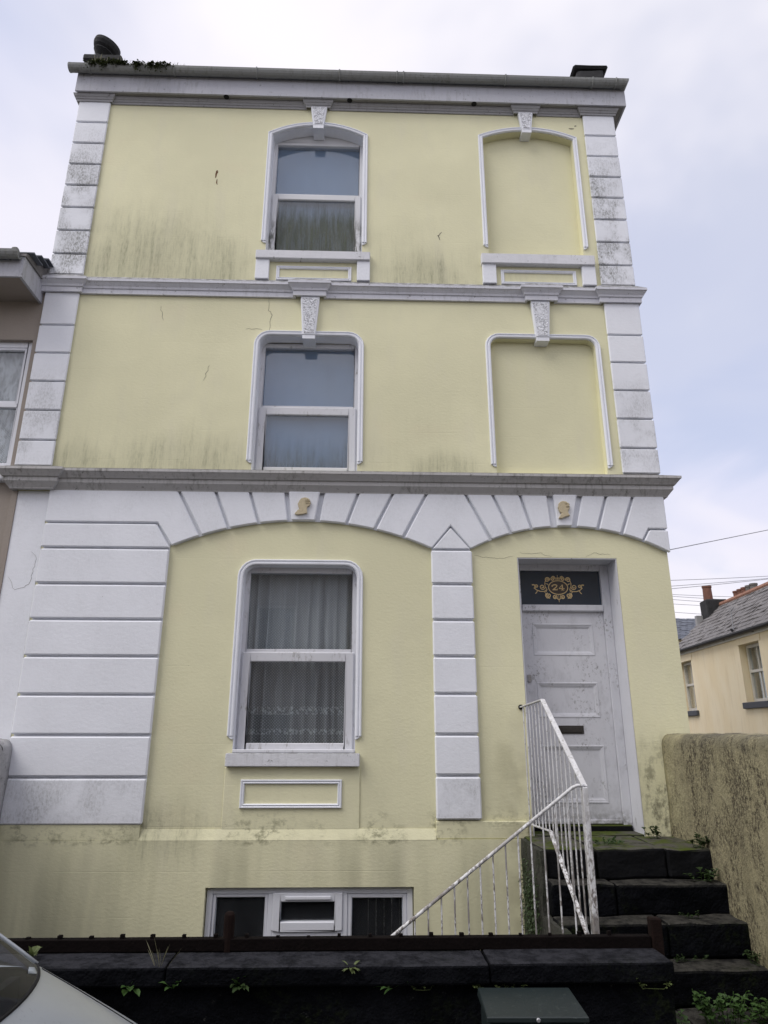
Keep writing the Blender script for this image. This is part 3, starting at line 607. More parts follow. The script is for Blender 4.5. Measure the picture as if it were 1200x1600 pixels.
# gutter: half-round trough with return on the right
gp = []
for i in range(9):
    a = math.pi+math.pi*i/8; gp.append((0.062+0.064*math.cos(a), 10.665+0.085*math.sin(a)))
for i in range(9):
    a = 2*math.pi-math.pi*i/8; gp.append((0.062+0.058*math.cos(a), 10.667+0.079*math.sin(a)))
gut = MB().sweep([(-4.0, -0.126), (3.41, -0.126), (3.41, 0.95)], gp, 'xy').build('gutter', 'gutter_plastic', house)
MB().lathe([(0.064, -0.01), (0.064, 0.012)], (-4.002, -0.186, 10.648), 16, Matrix.Rotation(R(90), 3, 'Y')).build('stop_end', 'gutter_plastic', gut)
for x in (-3.73, -2.615, -1.51, -0.40, 0.374, 0.462, 1.847, 3.04, 3.36):
    ring = [(-0.066*math.cos(a)+0.0, 0) for a in (0,)]
    b = MB(); pts = []
    for i in range(9):
        a = math.pi+math.pi*i/8; pts.append((x, -0.188-0.068*math.cos(a)*1.0, 10.665+0.089*math.sin(a)))
    b.tube([(x, -0.128, 10.60)]+pts, 0.011, 5).build('gutter_bracket', 'gutter_plastic', gut)
# roof
MB().add([(-3.93, -0.10, 10.665), (3.44, -0.10, 10.665), (3.44, 8.4, 10.60), (-3.98, 8.4, 10.60), (-1.2, 2.9, 12.3), (1.0, 2.9, 12.3), (1.0, 5.4, 12.3), (-1.2, 5.4, 12.3)], [(0, 1, 5, 4), (1, 2, 6, 5), (2, 3, 7, 6), (3, 0, 4, 7), (4, 5, 6, 7), (3, 2, 1, 0)]).build('roof', 'slate', house)
# chimney stacks at both ends of the roof
st = MB().box(-4.02, -3.58, 0.24, 0.78, 10.5, 11.26).build('chimney_stack', 'old_chimney', house, bevel=0.02, rough=0.006, sub=1)
MB().box(-4.07, -3.53, 0.18, 0.82, 11.26, 11.37).build('stack_cap', 'old_chimney', st, bevel=0.02)
MB().lathe([(0.10, 0), (0.085, 0.28), (0.09, 0.33), (0.12, 0.37), (0.15, 0.41), (0.142, 0.43), (0.17, 0.46), (0.188, 0.51), (0.185, 0.56), (0.13, 0.56), (0.09, 0.48)], (-4.0, 0.42, 11.20), 26, Matrix.Rotation(R(19), 3, 'Y') @ Matrix.Rotation(R(8), 3, 'X')).build('chimney_pot', 'old_chimney', st)
st = MB().add([(2.95, 0.25, 10.5), (3.42, 0.25, 10.5), (3.42, 0.8, 10.5), (2.95, 0.8, 10.5), (3.03, 0.25, 11.42), (3.44, 0.25, 11.45), (3.44, 0.8, 11.45), (3.03, 0.8, 11.42)], [(0, 3, 2, 1), (4, 5, 6, 7), (0, 1, 5, 4), (1, 2, 6, 5), (2, 3, 7, 6), (3, 0, 4, 7)]).build('chimney_stack', 'old_chimney', house, bevel=0.05, seg=2, rough=0.01, sub=1)
MB().box(2.98, 3.49, 0.22, 0.83, 11.44, 11.50).build('stack_cap', 'old_chimney', st, bevel=0.025, rough=0.008, sub=1)

# --- window surrounds
SP = [(0.0, -0.0005), (0.0, -0.018), (0.008, -0.028), (0.022, -0.030), (0.030, -0.020), (0.038, -0.020), (0.045, -0.030), (0.054, -0.030), (0.062, -0.014), (0.062, -0.0005)]
def surround(path): return MB().sweep(path, SP, 'xz').build('window_surround', 'white_clean', house)
for poly, zb in ((W2, 8.075), (W1, 5.10), (W0, 2.15), (B2, 8.08), (B1, 5.09)):
    surround([(poly[0][0], zb)] + poly[1:-1] + [(poly[-1][0], zb)])
    for px_, sg in ((poly[0][0], 1), (poly[-1][0], -1)):        # mitred foot of each leg
        MB().prism([(px_, zb-0.001), (px_+sg*0.061, zb-0.001), (px_+sg*0.020, zb-0.034), (px_, zb-0.034)], -0.019, -0.0006).build('surround_foot', 'white_clean', house, bevel=0.005)
for poly, y1 in ((W2, 0.15), (W1, 0.15), (W0, 0.10), (B2, 0.0995), (B1, 0.0845)):   # painted reveal lining
    hz = 7.96 if poly is W2 else None
    MB().sweep(poly, [(-0.006, 0.001), (-0.006, y1), (-0.0005, y1), (-0.0005, 0.001)], 'xz').build('reveal_lining', 'white_clean' if poly not in (B2, B1) else 'infill_render', house)
# --- sills and apron panels
def sill(x0, x1, z0, z1, out=0.075): part('sill', 'sill_paint', house, x0, x1, -out, 0.10, z0, z1, bevel=0.008)
sill(-1.385, 0.035, 7.772, 7.895); sill(1.43, 2.862, 7.768, 7.915); sill(-1.335, -0.022, 1.864, 1.988)
def pmould(x0, x1, z0, z1, y=0.0, w=0.042):
    MB().sweep([(x1-w, z0+w), (x1-w, z1-w), (x0+w, z1-w), (x0+w, z0+w)], [(0, y-0.0005), (0, y-0.012), (0.010, y-0.022), (0.020, y-0.014), (0.028, y-0.022), (w-0.006, y-0.022), (w, y-0.012), (w, y-0.0005)], 'xz', True).build('panel_moulding', 'white_clean', house)
pmould(-1.128, -0.195, 7.497, 7.705); pmould(1.675, 2.626, 7.502, 7.716); pmould(-1.178, -0.192, 1.485, 1.745, -0.0142)
for x0, x1 in ((-1.382, -1.213), (-0.128, 0.034), (1.440, 1.612), (2.694, 2.866)):
    part('sill_block', 'white_clean', house, x0, x1, -0.050, -0.0005, 7.490, 7.771, bevel=0.006)
# --- vermiculated keystones
def vkey(xc, zt, zb, wt, wb, y=-0.06):
    MB().prism([(xc-wb/2, zb), (xc+wb/2, zb), (xc+wt/2, zt), (xc-wt/2, zt)], y, -0.0008).build('carved_keystone', 'white_clean', house, bevel=0.006)
    m = 0.022
    MB().prism([(xc-wb/2+m, zb+m), (xc+wb/2-m, zb+m), (xc+wt/2-m, zt-m), (xc-wt/2+m, zt-m)], y-0.006, y+0.002).build('vermiculated_panel', 'vermiculated', house)
    return
vkey(-0.690, 7.234, 6.706, 0.232, 0.158); vkey(2.130, 7.234, 6.733, 0.236, 0.162)
vkey(-0.674, 10.244, 9.922, 0.222, 0.146, -0.055); vkey(2.132, 10.244, 9.942, 0.205, 0.132, -0.055)
for xc, w, z, d in ((-0.674, 0.14, 9.921, 0.15), (2.132, 0.13, 9.941, 0.099), (-0.690, 0.15, 6.705, 0.15), (2.130, 0.155, 6.732, 0.084)):
    part('keystone_soffit', 'white_clean', house, xc-w/2, xc+w/2, -0.052, d, z-0.05, z+0.01)

# --- windows (house > window > frame pieces and panes)
def frame_ring(b, x0, x1, z0, z1, w, y0, y1, wt=None, wb=None):
    wt = wt or w; wb = wb or w
    b.box(x0, x0+w, y0, y1, z0, z1); b.box(x1-w, x1, y0, y1, z0, z1); b.box(x0+w, x1-w, y0, y1, z1-wt, z1); b.box(x0+w, x1-w, y0, y1, z0, z0+wb)
def sash_window(x0, x1, z0, z1, zm, y, fw, sw, mat, glass_up, glass_lo, top_poly=None, arch=None):
    b = MB(); frame_ring(b, x0, x1, z0, z1, fw, y, y+0.09, fw if not arch else 0.05)
    b.box(x0+fw, x1-fw, y+0.012, y+0.06, zm, zm+0.035)
    w = b.build('window', mat, house, bevel=0.004)
    if arch:
        MB().prism([(x0, z1)] + [(x1, z1)] + arch, y+0.004, y+0.08).build('arch_filler', mat, w)
    s = MB(); s.box(x0+fw*.5, x0+fw*.5+sw, y-0.022, y+0.03, z0+0.012, zm); s.box(x1-fw*.5-sw, x1-fw*.5, y-0.022, y+0.03, z0+0.012, zm)
    s.box(x0+fw*.5+sw, x1-fw*.5-sw, y-0.022, y+0.03, zm-sw*1.15, zm); s.box(x0+fw*.5+sw, x1-fw*.5-sw, y-0.022, y+0.03, z0+0.012, z0+0.012+sw*0.9)
    s.build('lower_sash', mat, w, bevel=0.008)
    part('pane', glass_up, w, x0+fw-0.005, x1-fw+0.005, y+0.040, y+0.046, zm+0.03, z1-(0.045 if arch else fw)+0.005)
    part('pane', glass_lo, w, x0+fw*.5+sw-0.005, x1-fw*.5-sw+0.005, y+0.004, y+0.010, z0+0.012+sw*0.9-0.005, zm-sw*1.15+0.005)
    return w
w2 = sash_window(-1.283, -0.067, 7.965, 9.825, 8.935, 0.15, 0.055, 0.075, 'upvc_algae', 'window_glass', 'glass_algae', arch=arch_top(-1.283, -0.067, 9.826, 9.948)[1:-1])
w1 = sash_window(-1.283, -0.087, 4.99, 6.700, 5.835, 0.15, 0.055, 0.085, 'upvc_white', 'window_glass', 'glass_algae_light')
w0 = sash_window(-1.286, -0.067, 1.992, 3.890, 2.982, 0.10, 0.058, 0.085, 'upvc_white', 'window_glass', 'window_glass')
part('sub_sill', 'upvc_white', w0, -1.28, -0.075, -0.02, 0.095, 1.990, 2.022, bevel=0.006)
# basement window: three lights
b = MB(); y = 0.005
frame_ring(b, -1.432, 0.492, -0.18, 0.800, 0.055, y, y+0.07)
b.box(-0.860, -0.815, y, y+0.07, -0.125, 0.745); b.box(-0.165, -0.120, y, y+0.07, -0.125, 0.745); b.box(-0.815, -0.165, y+0.002, y+0.068, 0.388, 0.440)
bw = b.build('basement_window', 'upvc_clean', house, bevel=0.004)
for x0, x1, z0, z1, mw in ((-1.377, -0.860, -0.125, 0.745, 0.03), (-0.815, -0.165, 0.442, 0.752, 0.072), (-0.120, 0.437, -0.125, 0.745, 0.04), (-0.815, -0.165, -0.125, 0.386, 0.04)):
    s = MB(); frame_ring(s, x0, x1, z0, z1, mw, y-0.016 if mw > .06 else y+.01, y+0.05); s.build('casement', 'upvc_clean', bw, bevel=0.006)
    part('pane', 'window_glass', bw, x0+mw-.004, x1-mw+.004, y+0.034, y+0.040, z0+mw-.004, z1-mw+.004)
part('trickle_vent', 'upvc_clean', bw, -0.700, -0.275, y-0.034, y-0.017, 0.700, 0.728, bevel=0.004)
part('dark_room_sheet', 'void_dark', bw, -1.43, 0.49, 0.20, 0.22, -0.18, 0.80)  # black sheet stands in for the unlit room behind the panes
# --- doorway
dy = 0.30
MB().sweep([(2.762, 1.222), (2.762, 4.002), (1.671, 4.002), (1.671, 1.222)], [(-0.008, 0.002), (-0.008, dy+0.05), (-0.0005, dy+0.05), (-0.0005, 0.002)], 'xz').build('door_reveal', 'reveal_paint', house)
b = MB(); b.box(1.679, 1.752, dy-0.03, dy+0.06, 1.235, 3.994); b.box(2.662, 2.754, dy-0.03, dy+0.06, 1.235, 3.994); b.box(1.752, 2.662, dy-0.03, dy+0.06, 3.925, 3.994)
dfm = b.build('door_frame', 'door_paint', house, bevel=0.006)
part('transom', 'door_paint', dfm, 1.752, 2.662, dy-0.045, dy+0.06, 3.462, 3.535, bevel=0.010)
part('threshold', 'landing_stone', dfm, 1.70, 2.74, dy-0.06, dy+0.08, 1.222, 1.298, bevel=0.008)
fl = MB().box(1.752, 2.662, dy+0.012, dy+0.020, 3.535, 3.925).build('fanlight', 'fanlight_glass', house)
dl = MB()
DX0, DX1, DZ0, DZ1 = 1.754, 2.660, 1.302, 3.460
pan = [(1.868, 2.525, 2.992, 3.322), (1.880, 2.522, 2.345, 2.692), (1.880, 2.530, 1.505, 2.052)]
dl.prism([(DX0, DZ0), (DX1, DZ0), (DX1, DZ1), (DX0, DZ1)], dy, dy+0.045, holes=[[(x0, z0), (x0, z1), (x1, z1), (x1, z0)] for x0, x1, z0, z1 in pan])
door = dl.build('front_door', 'door_paint', house)
for x0, x1, z0, z1 in pan:
    part('door_panel', 'door_paint', door, x0-0.002, x1+0.002, dy+0.016, dy+0.030, z0-0.002, z1+0.002)
    w = 0.040
    MB().sweep([(x1-w, z0+w), (x1-w, z1-w), (x0+w, z1-w), (x0+w, z0+w)], [(0, dy+0.0155), (0, dy+0.012), (0.012, dy+0.009), (0.015, dy+0.003), (0.030, dy+0.001), (0.032, dy-0.005), (w+0.004, dy-0.006), (w+0.008, dy-0.0005), (w, dy+0.0155)], 'xz', True).build('panel_moulding', 'door_paint', door)
lp = part('letter_plate', 'letter_plate_metal', door, 2.072, 2.338, dy-0.010, dy-0.0005, 2.172, 2.256, bevel=0.004)
part('letter_flap', 'letter_plate_metal', door, 2.098, 2.312, dy-0.017, dy-0.0105, 2.190, 2.238, bevel=0.003)
MB().box(1.772, 1.818, dy-0.010, dy-0.0005, 2.705, 2.780).box(1.780, 1.808, dy-0.022, dy-0.0105, 2.698, 2.716).build('door_lock', 'lock_metal', door, bevel=0.003)
part('weather_bar', 'door_paint', door, 1.76, 2.655, dy-0.020, dy-0.0005, 1.304, 1.345, bevel=0.006)
# gilded number and scrollwork on the fanlight
gy = dy+0.0105
def ribbon(mb, pts, w, y0=gy, wends=None):
    P = [Vector(p) for p in pts]; n = len(P); L = []; Rr = []
    for i in range(n):
        d = (P[min(i+1, n-1)]-P[max(i-1, 0)]); d = d.normalized() if d.length > 0 else Vector((1, 0)); nn = Vector((-d.y, d.x))
        ww = w if wends is None else w+(wends-w)*abs(2*i/(n-1)-1)
        L.append(P[i]+nn*ww/2); Rr.append(P[i]-nn*ww/2)
    vs = [(p.x, y0, p.y) for p in L] + [(p.x, y0, p.y) for p in Rr] + [(p.x, y0+0.0014, p.y) for p in L] + [(p.x, y0+0.0014, p.y) for p in Rr]
    fs = []
    for i in range(n-1): fs += [(i, i+1, n+i+1, n+i), (2*n+i, 3*n+i, 3*n+i+1, 2*n+i+1), (i, 2*n+i, 2*n+i+1, i+1), (n+i, n+i+1, 3*n+i+1, 3*n+i)]
    mb.add(vs, fs)
def spiral(cx, cz, r, a0, turns, n=18, shrink=0.2):
    return [(cx+r*(1-(1-shrink)*i/n)*math.cos(a0+turns*2*math.pi*i/n), cz+r*(1-(1-shrink)*i/n)*math.sin(a0+turns*2*math.pi*i/n)) for i in range(n+1)]
OX, OZ = 2.186, 3.738
MB().prism([(OX+0.105*math.cos(a*math.pi/14), OZ+0.074*math.sin(a*math.pi/14)) for a in range(28)], dy+0.0112, dy+0.0119).build('number_oval', 'oval_brown', fl)
orn = MB()
ribbon(orn, [(OX+0.109*math.cos(a*math.pi/16), OZ+0.078*math.sin(a*math.pi/16)) for a in range(33)], 0.009)
for sx in (-1, 1):
    f_ = lambda pts: [(OX+sx*px, OZ+pz) for px, pz in pts]
    # upper shoulder scrolls
    ribbon(orn, f_([(0.0, 0.098)]+spiral(0.055, 0.098, 0.026, math.pi, -1.4)), 0.010)
    ribbon(orn, f_(spiral(0.118, 0.088, 0.030, 3.4, -1.5)), 0.011)
    ribbon(orn, f_([(0.140, 0.075), (0.150, 0.045), (0.118, 0.040), (0.112, 0.028)]), 0.008)
    ribbon(orn, f_([(0.150, 0.045), (0.146, 0.012), (0.128, -0.02), (0.135, -0.045), (0.16, -0.055)]), 0.007)
    # side arms
    ribbon(orn, f_(spiral(0.178, 0.006, 0.034, 2.8, 1.5)), 0.009)
    ribbon(orn, f_([(0.125, -0.02), (0.16, -0.045), (0.205, -0.045), (0.245, -0.030), (0.275, -0.004)]), 0.009)
    ribbon(orn, f_(spiral(0.245, 0.012, 0.022, -1.0, 1.3)), 0.010)
    ribbon(orn, f_([(0.235, -0.038), (0.25, -0.060), (0.262, -0.070)]), 0.008)
    ribbon(orn, f_([(0.255, 0.020), (0.275, 0.030), (0.295, 0.028)]), 0.013)
    # lower scrolls
    ribbon(orn, f_(spiral(0.112, -0.088, 0.028, 1.2, -1.5)), 0.010)
    ribbon(orn, f_([(0.142, -0.062), (0.15, -0.095), (0.135, -0.118), (0.10, -0.120)]), 0.010)
    ribbon(orn, f_(spiral(0.045, -0.105, 0.026, 2.4, 1.5)), 0.010)
    ribbon(orn, f_([(0.0, -0.14), (0.018, -0.125), (0.02, -0.105)]), 0.008)
    ribbon(orn, f_([(0.03, 0.118), (0.045, 0.128), (0.062, 0.124)]), 0.010)
ribbon(orn, [(OX, OZ+0.090), (OX, OZ+0.142)], 0.012, wends=0.004); ribbon(orn, [(OX, OZ-0.085), (OX, OZ-0.165)], 0.012, wends=0.004)
ribbon(orn, [(OX-0.04, OZ+0.112), (OX+0.04, OZ+0.112)], 0.012, wends=0.004)
orn.build('gilt_scrollwork', 'gold_leaf', fl)
num = MB(); zb_, h_ = OZ-0.030, 0.062
two = [(-0.062, 0.74), (-0.060, 0.88), (-0.045, 0.99), (-0.026, 0.99), (-0.012, 0.86), (-0.016, 0.66), (-0.034, 0.40), (-0.056, 0.14)]
ribbon(num, [(OX+x, zb_+z*h_) for x, z in two], 0.011); ribbon(num, [(OX-0.066, zb_+0.07*h_), (OX-0.008, zb_+0.07*h_)], 0.011)
ribbon(num, [(OX-0.010, zb_+0.03*h_), (OX-0.007, zb_+0.28*h_)], 0.006); num.prism([(OX-0.066+0.009*math.cos(a), zb_+0.76*h_+0.009*math.sin(a)) for a in [i*math.pi/4 for i in range(8)]], gy, gy+0.0012)
ribbon(num, [(OX+0.048, zb_), (OX+0.048, zb_+1.02*h_)], 0.013); ribbon(num, [(OX+0.048, zb_+1.0*h_), (OX+0.010, zb_+0.34*h_)], 0.006); ribbon(num, [(OX+0.008, zb_+0.30*h_), (OX+0.072, zb_+0.30*h_)], 0.009); ribbon(num, [(OX+0.032, zb_+0.03*h_), (OX+0.066, zb_+0.03*h_)], 0.007)
num.build('house_number', 'gold_leaf', fl)
# cracks and marks in the render
def crack(pts, w=0.005, mat='crack_dark', y=-0.0018):
    m_ = MB(); P = []
    for a, b_ in zip(pts[:-1], pts[1:]):
        k_ = max(3, int(math.hypot(b_[0]-a[0], b_[1]-a[1])/0.03))
        for i in range(k_): P.append((a[0]+(b_[0]-a[0])*i/k_+random.uniform(-.010, .010), a[1]+(b_[1]-a[1])*i/k_+random.uniform(-.010, .010)))
    P.append(pts[-1]); ribbon(m_, P, w, y, wends=w*0.35); return m_.build('crack', mat, house)
crack([(-1.20, 7.23), (-1.19, 7.06), (-1.15, 7.00), (-1.17, 6.80), (-1.16, 6.785)], 0.0045)
crack([(-1.25, 6.80), (-1.45, 6.80)], 0.003)
crack([(-2.50, 7.1), (-2.46, 6.95), (-2.44, 6.90)], 0.004); crack([(-1.85, 6.3), (-1.90, 6.1)], 0.004)
crack([(1.70, 4.06), (1.93, 4.05), (2.05, 4.02)], 0.0022); crack([(2.42, 4.02), (2.52, 4.06), (2.70, 4.04)], 0.0022); crack([(1.20, 4.02), (1.45, 3.98), (1.62, 4.015)], 0.002)
crack([(-3.75, 3.75), (-3.66, 3.60), (-3.52, 3.66), (-3.49, 3.95), (-3.56, 4.02)], 0.003, y=-0.0135)
crack([(-1.99, 9.05), (-1.98, 9.14), (-1.965, 9.17)], 0.028, 'rust_stain'); crack([(-1.97, 9.02), (-1.955, 8.94)], 0.018, 'rust_stain')
crack([(2.72, 10.04), (2.80, 10.03)], 0.02, 'crack_dark'); crack([(2.81, 10.07), (2.84, 10.08)], 0.018, 'crack_dark')
crack([(0.93, 8.15), (0.90, 8.22), (0.95, 8.27)], 0.012)

# ------------------------------------------------------------------ blinds and curtains behind the glass
tag(MB().box(-1.26, -0.09, 0.232, 0.238, 7.98, 9.80).build('window_blind', 'blind_fabric'), 'plain slate blue blind filling the arched top floor window', 'blind')
tag(MB().box(-1.26, -0.12, 0.230, 0.236, 5.0, 6.67).build('window_blind', 'blind_fabric'), 'plain slate blue blind filling the middle floor window', 'blind')
def curtain(name, x0, x1, z0, z1, y, amp, folds, mat, label, seed, n=110, m=10, flare=1.0):
    rnd = random.Random(seed); ph = [(rnd.uniform(0, 6.28), rnd.uniform(0.6, 1.6), rnd.uniform(.4, 1)) for _ in range(6)]
    vs, fs = [], []
    for j in range(m+1):
        v = j/m; z = z1+(z0-z1)*v
        for i in range(n+1):
            u_ = i/n; s_ = 0
            for q, (p_, k_, a_) in enumerate(ph): s_ += a_*math.sin(u_*folds*k_*6.28+p_+v*0.5*math.sin(p_*3))
            sharp = math.copysign(abs(s_/3)**0.8, s_)
            vs.append((x0+(x1-x0)*u_+0.010*math.sin(u_*folds*6+v*2), y+amp*sharp*(0.4+0.6*v**.5)*flare, z))
    for j in range(m):
        for i in range(n): a = j*(n+1)+i; fs.append((a, a+1, a+n+2, a+n+1))
    return tag(MB().add(vs, fs).build(name, mat, smooth=True), label, 'curtain')
curtain('net_curtain', -1.24, -0.11, 2.03, 3.86, 0.265, 0.060, 8, 'net_curtain', 'sheer white dotted net curtain in the ground floor window', 5)

# ------------------------------------------------------------------ house next door on the left
nb = tag(empty('neighbour_house', (-4.6, 0, 0)), 'taupe rendered house cut off at the left edge with a deep boxed eaves', 'house')
NX = -4.6
def nbp(name, mat, x0, x1, y0, y1, z0, z1, parent=None, **kw): return part(name, mat, parent or nb, x0-NX, x1-NX, y0, y1, z0, z1, **kw)
NWx0, NWx1, NWz0, NWz1 = -5.2, -3.945, 4.98, 6.60
MB().prism([(-9.0-NX, -1.0), (-3.868-NX, -1.0), (-3.868-NX, 7.35), (-9.0-NX, 7.35)], 0.002, 0.30, holes=[[(NWx0-NX, NWz0), (NWx0-NX, NWz1), (NWx1-NX, NWz1), (NWx1-NX, NWz0)]]).build('wall', 'taupe_render', nb)
nbp('wall', 'taupe_render', -3.869, -3.802, -0.022, -0.0012, -1.0, 4.70)
nbp('wall', 'taupe_render', -9.0, -3.87, 7.7, 8.0, -1.0, 7.35); nbp('wall', 'interior_dark', -9, -3.9, 1.5, 1.6, -0.9, 7.3)
f1 = MB(); frame_ring(f1, NWx0-NX, NWx1-NX, NWz0, NWz1, 0.075, 0.06, 0.14); f1.box(NWx0-NX+.075, NWx1-NX-.075, 0.05, 0.12, 5.74, 5.80)
nw = f1.build('window', 'upvc_clean', nb, bevel=0.006)
part('pane', 'window_glass', nw, NWx0-NX+.07, NWx1-NX-.07, 0.085, 0.09, 5.05, 5.745); part('pane', 'window_glass', nw, NWx0-NX+.07, NWx1-NX-.07, 0.10, 0.105, 5.795, 6.53)
f2 = MB(); frame_ring(f2, NWx0-NX+.075, NWx1-NX-.075, 5.80, 6.525, 0.03, 0.066, 0.11); f2.build('upper_sash', 'upvc_clean', nw, bevel=0.004)
nbp('sill', 'white_clean', -5.3, -3.92, -0.10, 0.06, 4.80, 4.975, bevel=0.03, seg=3)
nbp('soffit', 'taupe_render', -9.0, -3.955, -0.49, 0.001, 7.12, 7.14)
nbp('fascia', 'eaves_paint', -9.0, -3.955, -0.515, -0.491, 7.10, 7.36, bevel=0.003)
MB().add([(-3.953-NX, -0.515, 7.10), (-3.92-NX, -0.515, 7.10), (-3.92-NX, -0.0, 7.10), (-3.953-NX, -0.0, 7.10), (-3.953-NX, -0.515, 7.37), (-3.92-NX, -0.515, 7.37), (-3.92-NX, -0.0, 7.62), (-3.953-NX, -0.0, 7.62)], [(0, 3, 2, 1), (4, 5, 6, 7), (0, 1, 5, 4), (1, 2, 6, 5), (2, 3, 7, 6), (3, 0, 4, 7)]).build('barge_board', 'eaves_paint', nb)
ng = MB().sweep([(-9.0-NX, -0.517), (-3.95-NX, -0.517)], [(o, h-10.655+7.37) for o, h in gp], 'xy').build('gutter', 'gutter_plastic', nb)
MB().lathe([(0.065, -0.02), (0.068, 0.0), (0.065, 0.02)], (-4.0-NX, -0.575, 7.37), 14, Matrix.Rotation(R(90), 3, 'Y')).build('gutter_joint', 'gutter_plastic', ng)
MB().add([(-9.0-NX, -0.53, 7.40), (-3.90-NX, -0.53, 7.40), (-3.90-NX, 3.8, 9.6), (-9.0-NX, 3.8, 9.6), (-3.90-NX, 8.2, 7.40), (-9.0-NX, 8.2, 7.40), (-9.0-NX, -0.53, 7.365), (-3.90-NX, -0.53, 7.365), (-3.90-NX, 8.2, 7.365), (-9.0-NX, 8.2, 7.365)], [(0, 1, 2, 3), (3, 2, 4, 5), (6, 9, 8, 7), (0, 6, 7, 1), (4, 8, 9, 5), (1, 7, 8, 4, 2), (0, 3, 5, 9, 6)]).build('roof', 'slate', nb)
for i in range(7):     # slates turned up against the party wall
    y_ = -0.50+i*0.16
    o = MB().box(-4.05-NX, -3.835-NX, y_, y_+0.22, 7.43+0.085*i, 7.445+0.085*i).build('slate', 'slate_blue', nb, rough=0.012, sub=1)
nbp('lead_flashing', 'lead_flashing', -3.93, -3.83, -0.03, 0.28, 7.45, 7.66, rough=0.012, sub=1)
curtain('net_curtain', -5.15, -3.98, 5.0, 6.56, 0.20, 0.02, 7, 'net_plain', 'patterned net curtain in the window at the left edge', 8)

# ------------------------------------------------------------------ garden walls
def round_wall(name, x0, x1, y0, y1, zt, mat, label, z0=-1.0, rough=0.012, dy_=0.07):
    r = (x1-x0)/2; cx = (x0+x1)/2
    rc = r*0.62
    top_ = arc(x1-rc, zt-rc, rc, 0, math.pi/2, 6) + [(cx+rc*.2, zt+0.006), (cx, zt+0.008), (cx-rc*.2, zt+0.006)] + arc(x0+rc, zt-rc, rc, math.pi/2, math.pi, 6)
    prof = [(x1, z0)] + [(x1, z0+(zt-rc-z0)*k/12) for k in range(1, 12)] + top_ + [(x0, z0+(zt-rc-z0)*k/12) for k in range(11, 0, -1)] + [(x0, z0)]
    n = int((y1-y0)/dy_); vs, fs = [], []; k = len(prof)
    for i in range(n+1):
        y_ = y0+(y1-y0)*i/n
        for (x, z) in prof: vs.append((x, y_, z))
    for i in range(n):
        for q in range(k): q2 = (q+1) % k; fs.append((i*k+q, (i+1)*k+q, (i+1)*k+q2, i*k+q2))
    fs += [tuple(range(k)), tuple(n*k+q for q in reversed(range(k)))]
    return tag(MB().add(vs, fs).build(name, mat, smooth=True, rough=rough), label, 'wall')
round_wall('garden_wall', 3.025, 3.36, -2.35, -0.002, 2.175, 'stained_render', 'brown stained round-topped garden wall beside the entrance steps')
round_wall('garden_wall', -3.74, -3.40, -2.10, -0.062, 2.115, 'grey_garden_wall', 'grey weathered round-topped garden wall at the left edge', rough=0.02)

# ------------------------------------------------------------------ entrance steps
steps = tag(empty('entrance_steps', (2.3, 0, 0)), 'dark mossy stone steps climbing to the white front door', 'steps')
SX0, SX1 = 1.56-2.3, 3.075-2.3
ST = [(1.235, -0.78, -0.003), (1.0, -0.985, -0.74), (0.77, -1.215, -0.95), (0.53, -1.465, -1.18), (0.29, -1.98, -1.43), (0.14, -2.33, -1.94)]
SPL = [[-0.74, -0.28, 0.33, 0.775], [-0.74, -0.20, 0.775], [-0.74, 0.10, 0.775], [-0.74, 0.775], [-0.74, 0.0, 0.775], [-0.74, 0.775]]
for i, ((z, yf, yb), cuts) in enumerate(zip(ST, SPL)):
    xs = list(cuts)
    if i >= 3: xs[0] = -0.335                       # beside the front wall
    for a, b_ in zip(xs[:-1], xs[1:]):
        MB().box(a+0.006, b_-0.006, yf+random.uniform(-.012, .012), yb, z-0.235, z+random.uniform(-.006, .004)).build('step_stone' if i else 'landing_slab', 'landing_stone' if i == 0 else 'step_stone', steps, bevel=0.020, seg=2, rough=0.013, sub=2)
MB().box(1.676-2.3, 2.757-2.3, -0.001, 0.245, 1.2215, 1.243).build('landing_slab', 'landing_stone', steps, bevel=0.006)
MB().box(SX0+0.02, SX1-0.02, -0.76, -0.06, -0.99, 0.99).build('stair_core', 'dark_stone', steps)
MB().box(SX0+0.04, SX1-0.02, -1.42, -0.75, -0.99, 0.52).build('stair_core', 'dark_stone', steps)
MB().box(-0.33, SX1-0.02, -2.3, -1.43, -0.99, 0.05).build('stair_core', 'dark_stone', steps)
MB().box(SX0-0.03, SX0+0.018, -0.80, -0.05, -0.98, 1.22).build('side_wall', 'mossy_side', steps, rough=0.016, sub=4)
MB().box(SX0-0.03, SX0+0.03, -1.46, -0.801, -0.98, 0.75).build('side_wall', 'mossy_side', steps, rough=0.016, sub=4)

# ------------------------------------------------------------------ handrail
hr = tag(empty('handrail', (1.62, -1.0, 0.5)), 'flaking white iron handrail with thin balusters beside the entrance steps', 'handrail')
def H(p): return (p[0]-1.62, p[1]+1.0, p[2]-0.5)
A0, A1, A2 = (1.615, -0.002, 2.432), (1.62, -0.87, 2.470), (1.625, -1.90, 1.815)
L0, L1, L2 = (1.62, -0.002, 1.345), (1.62, -0.85, 1.385), (1.622, -1.78, 0.755)
MB().bar(H(A0), H(A1), 0.030, 0.014).bar(H(A1), H(A2), 0.042, 0.014).build('top_rail', 'railing_paint', hr, bevel=0.003)
MB().bar(H(L0), H(L1), 0.028, 0.012).bar(H(L1), H(L2), 0.034, 0.012).build('bottom_rail', 'railing_paint', hr, bevel=0.003)
MB().lathe([(0.026, -0.006), (0.026, 0.006)], H((1.615, -0.008, 2.432)), 10, Matrix.Rotation(R(90), 3, 'X')).build('wall_fixing', 'rusty_iron', hr)
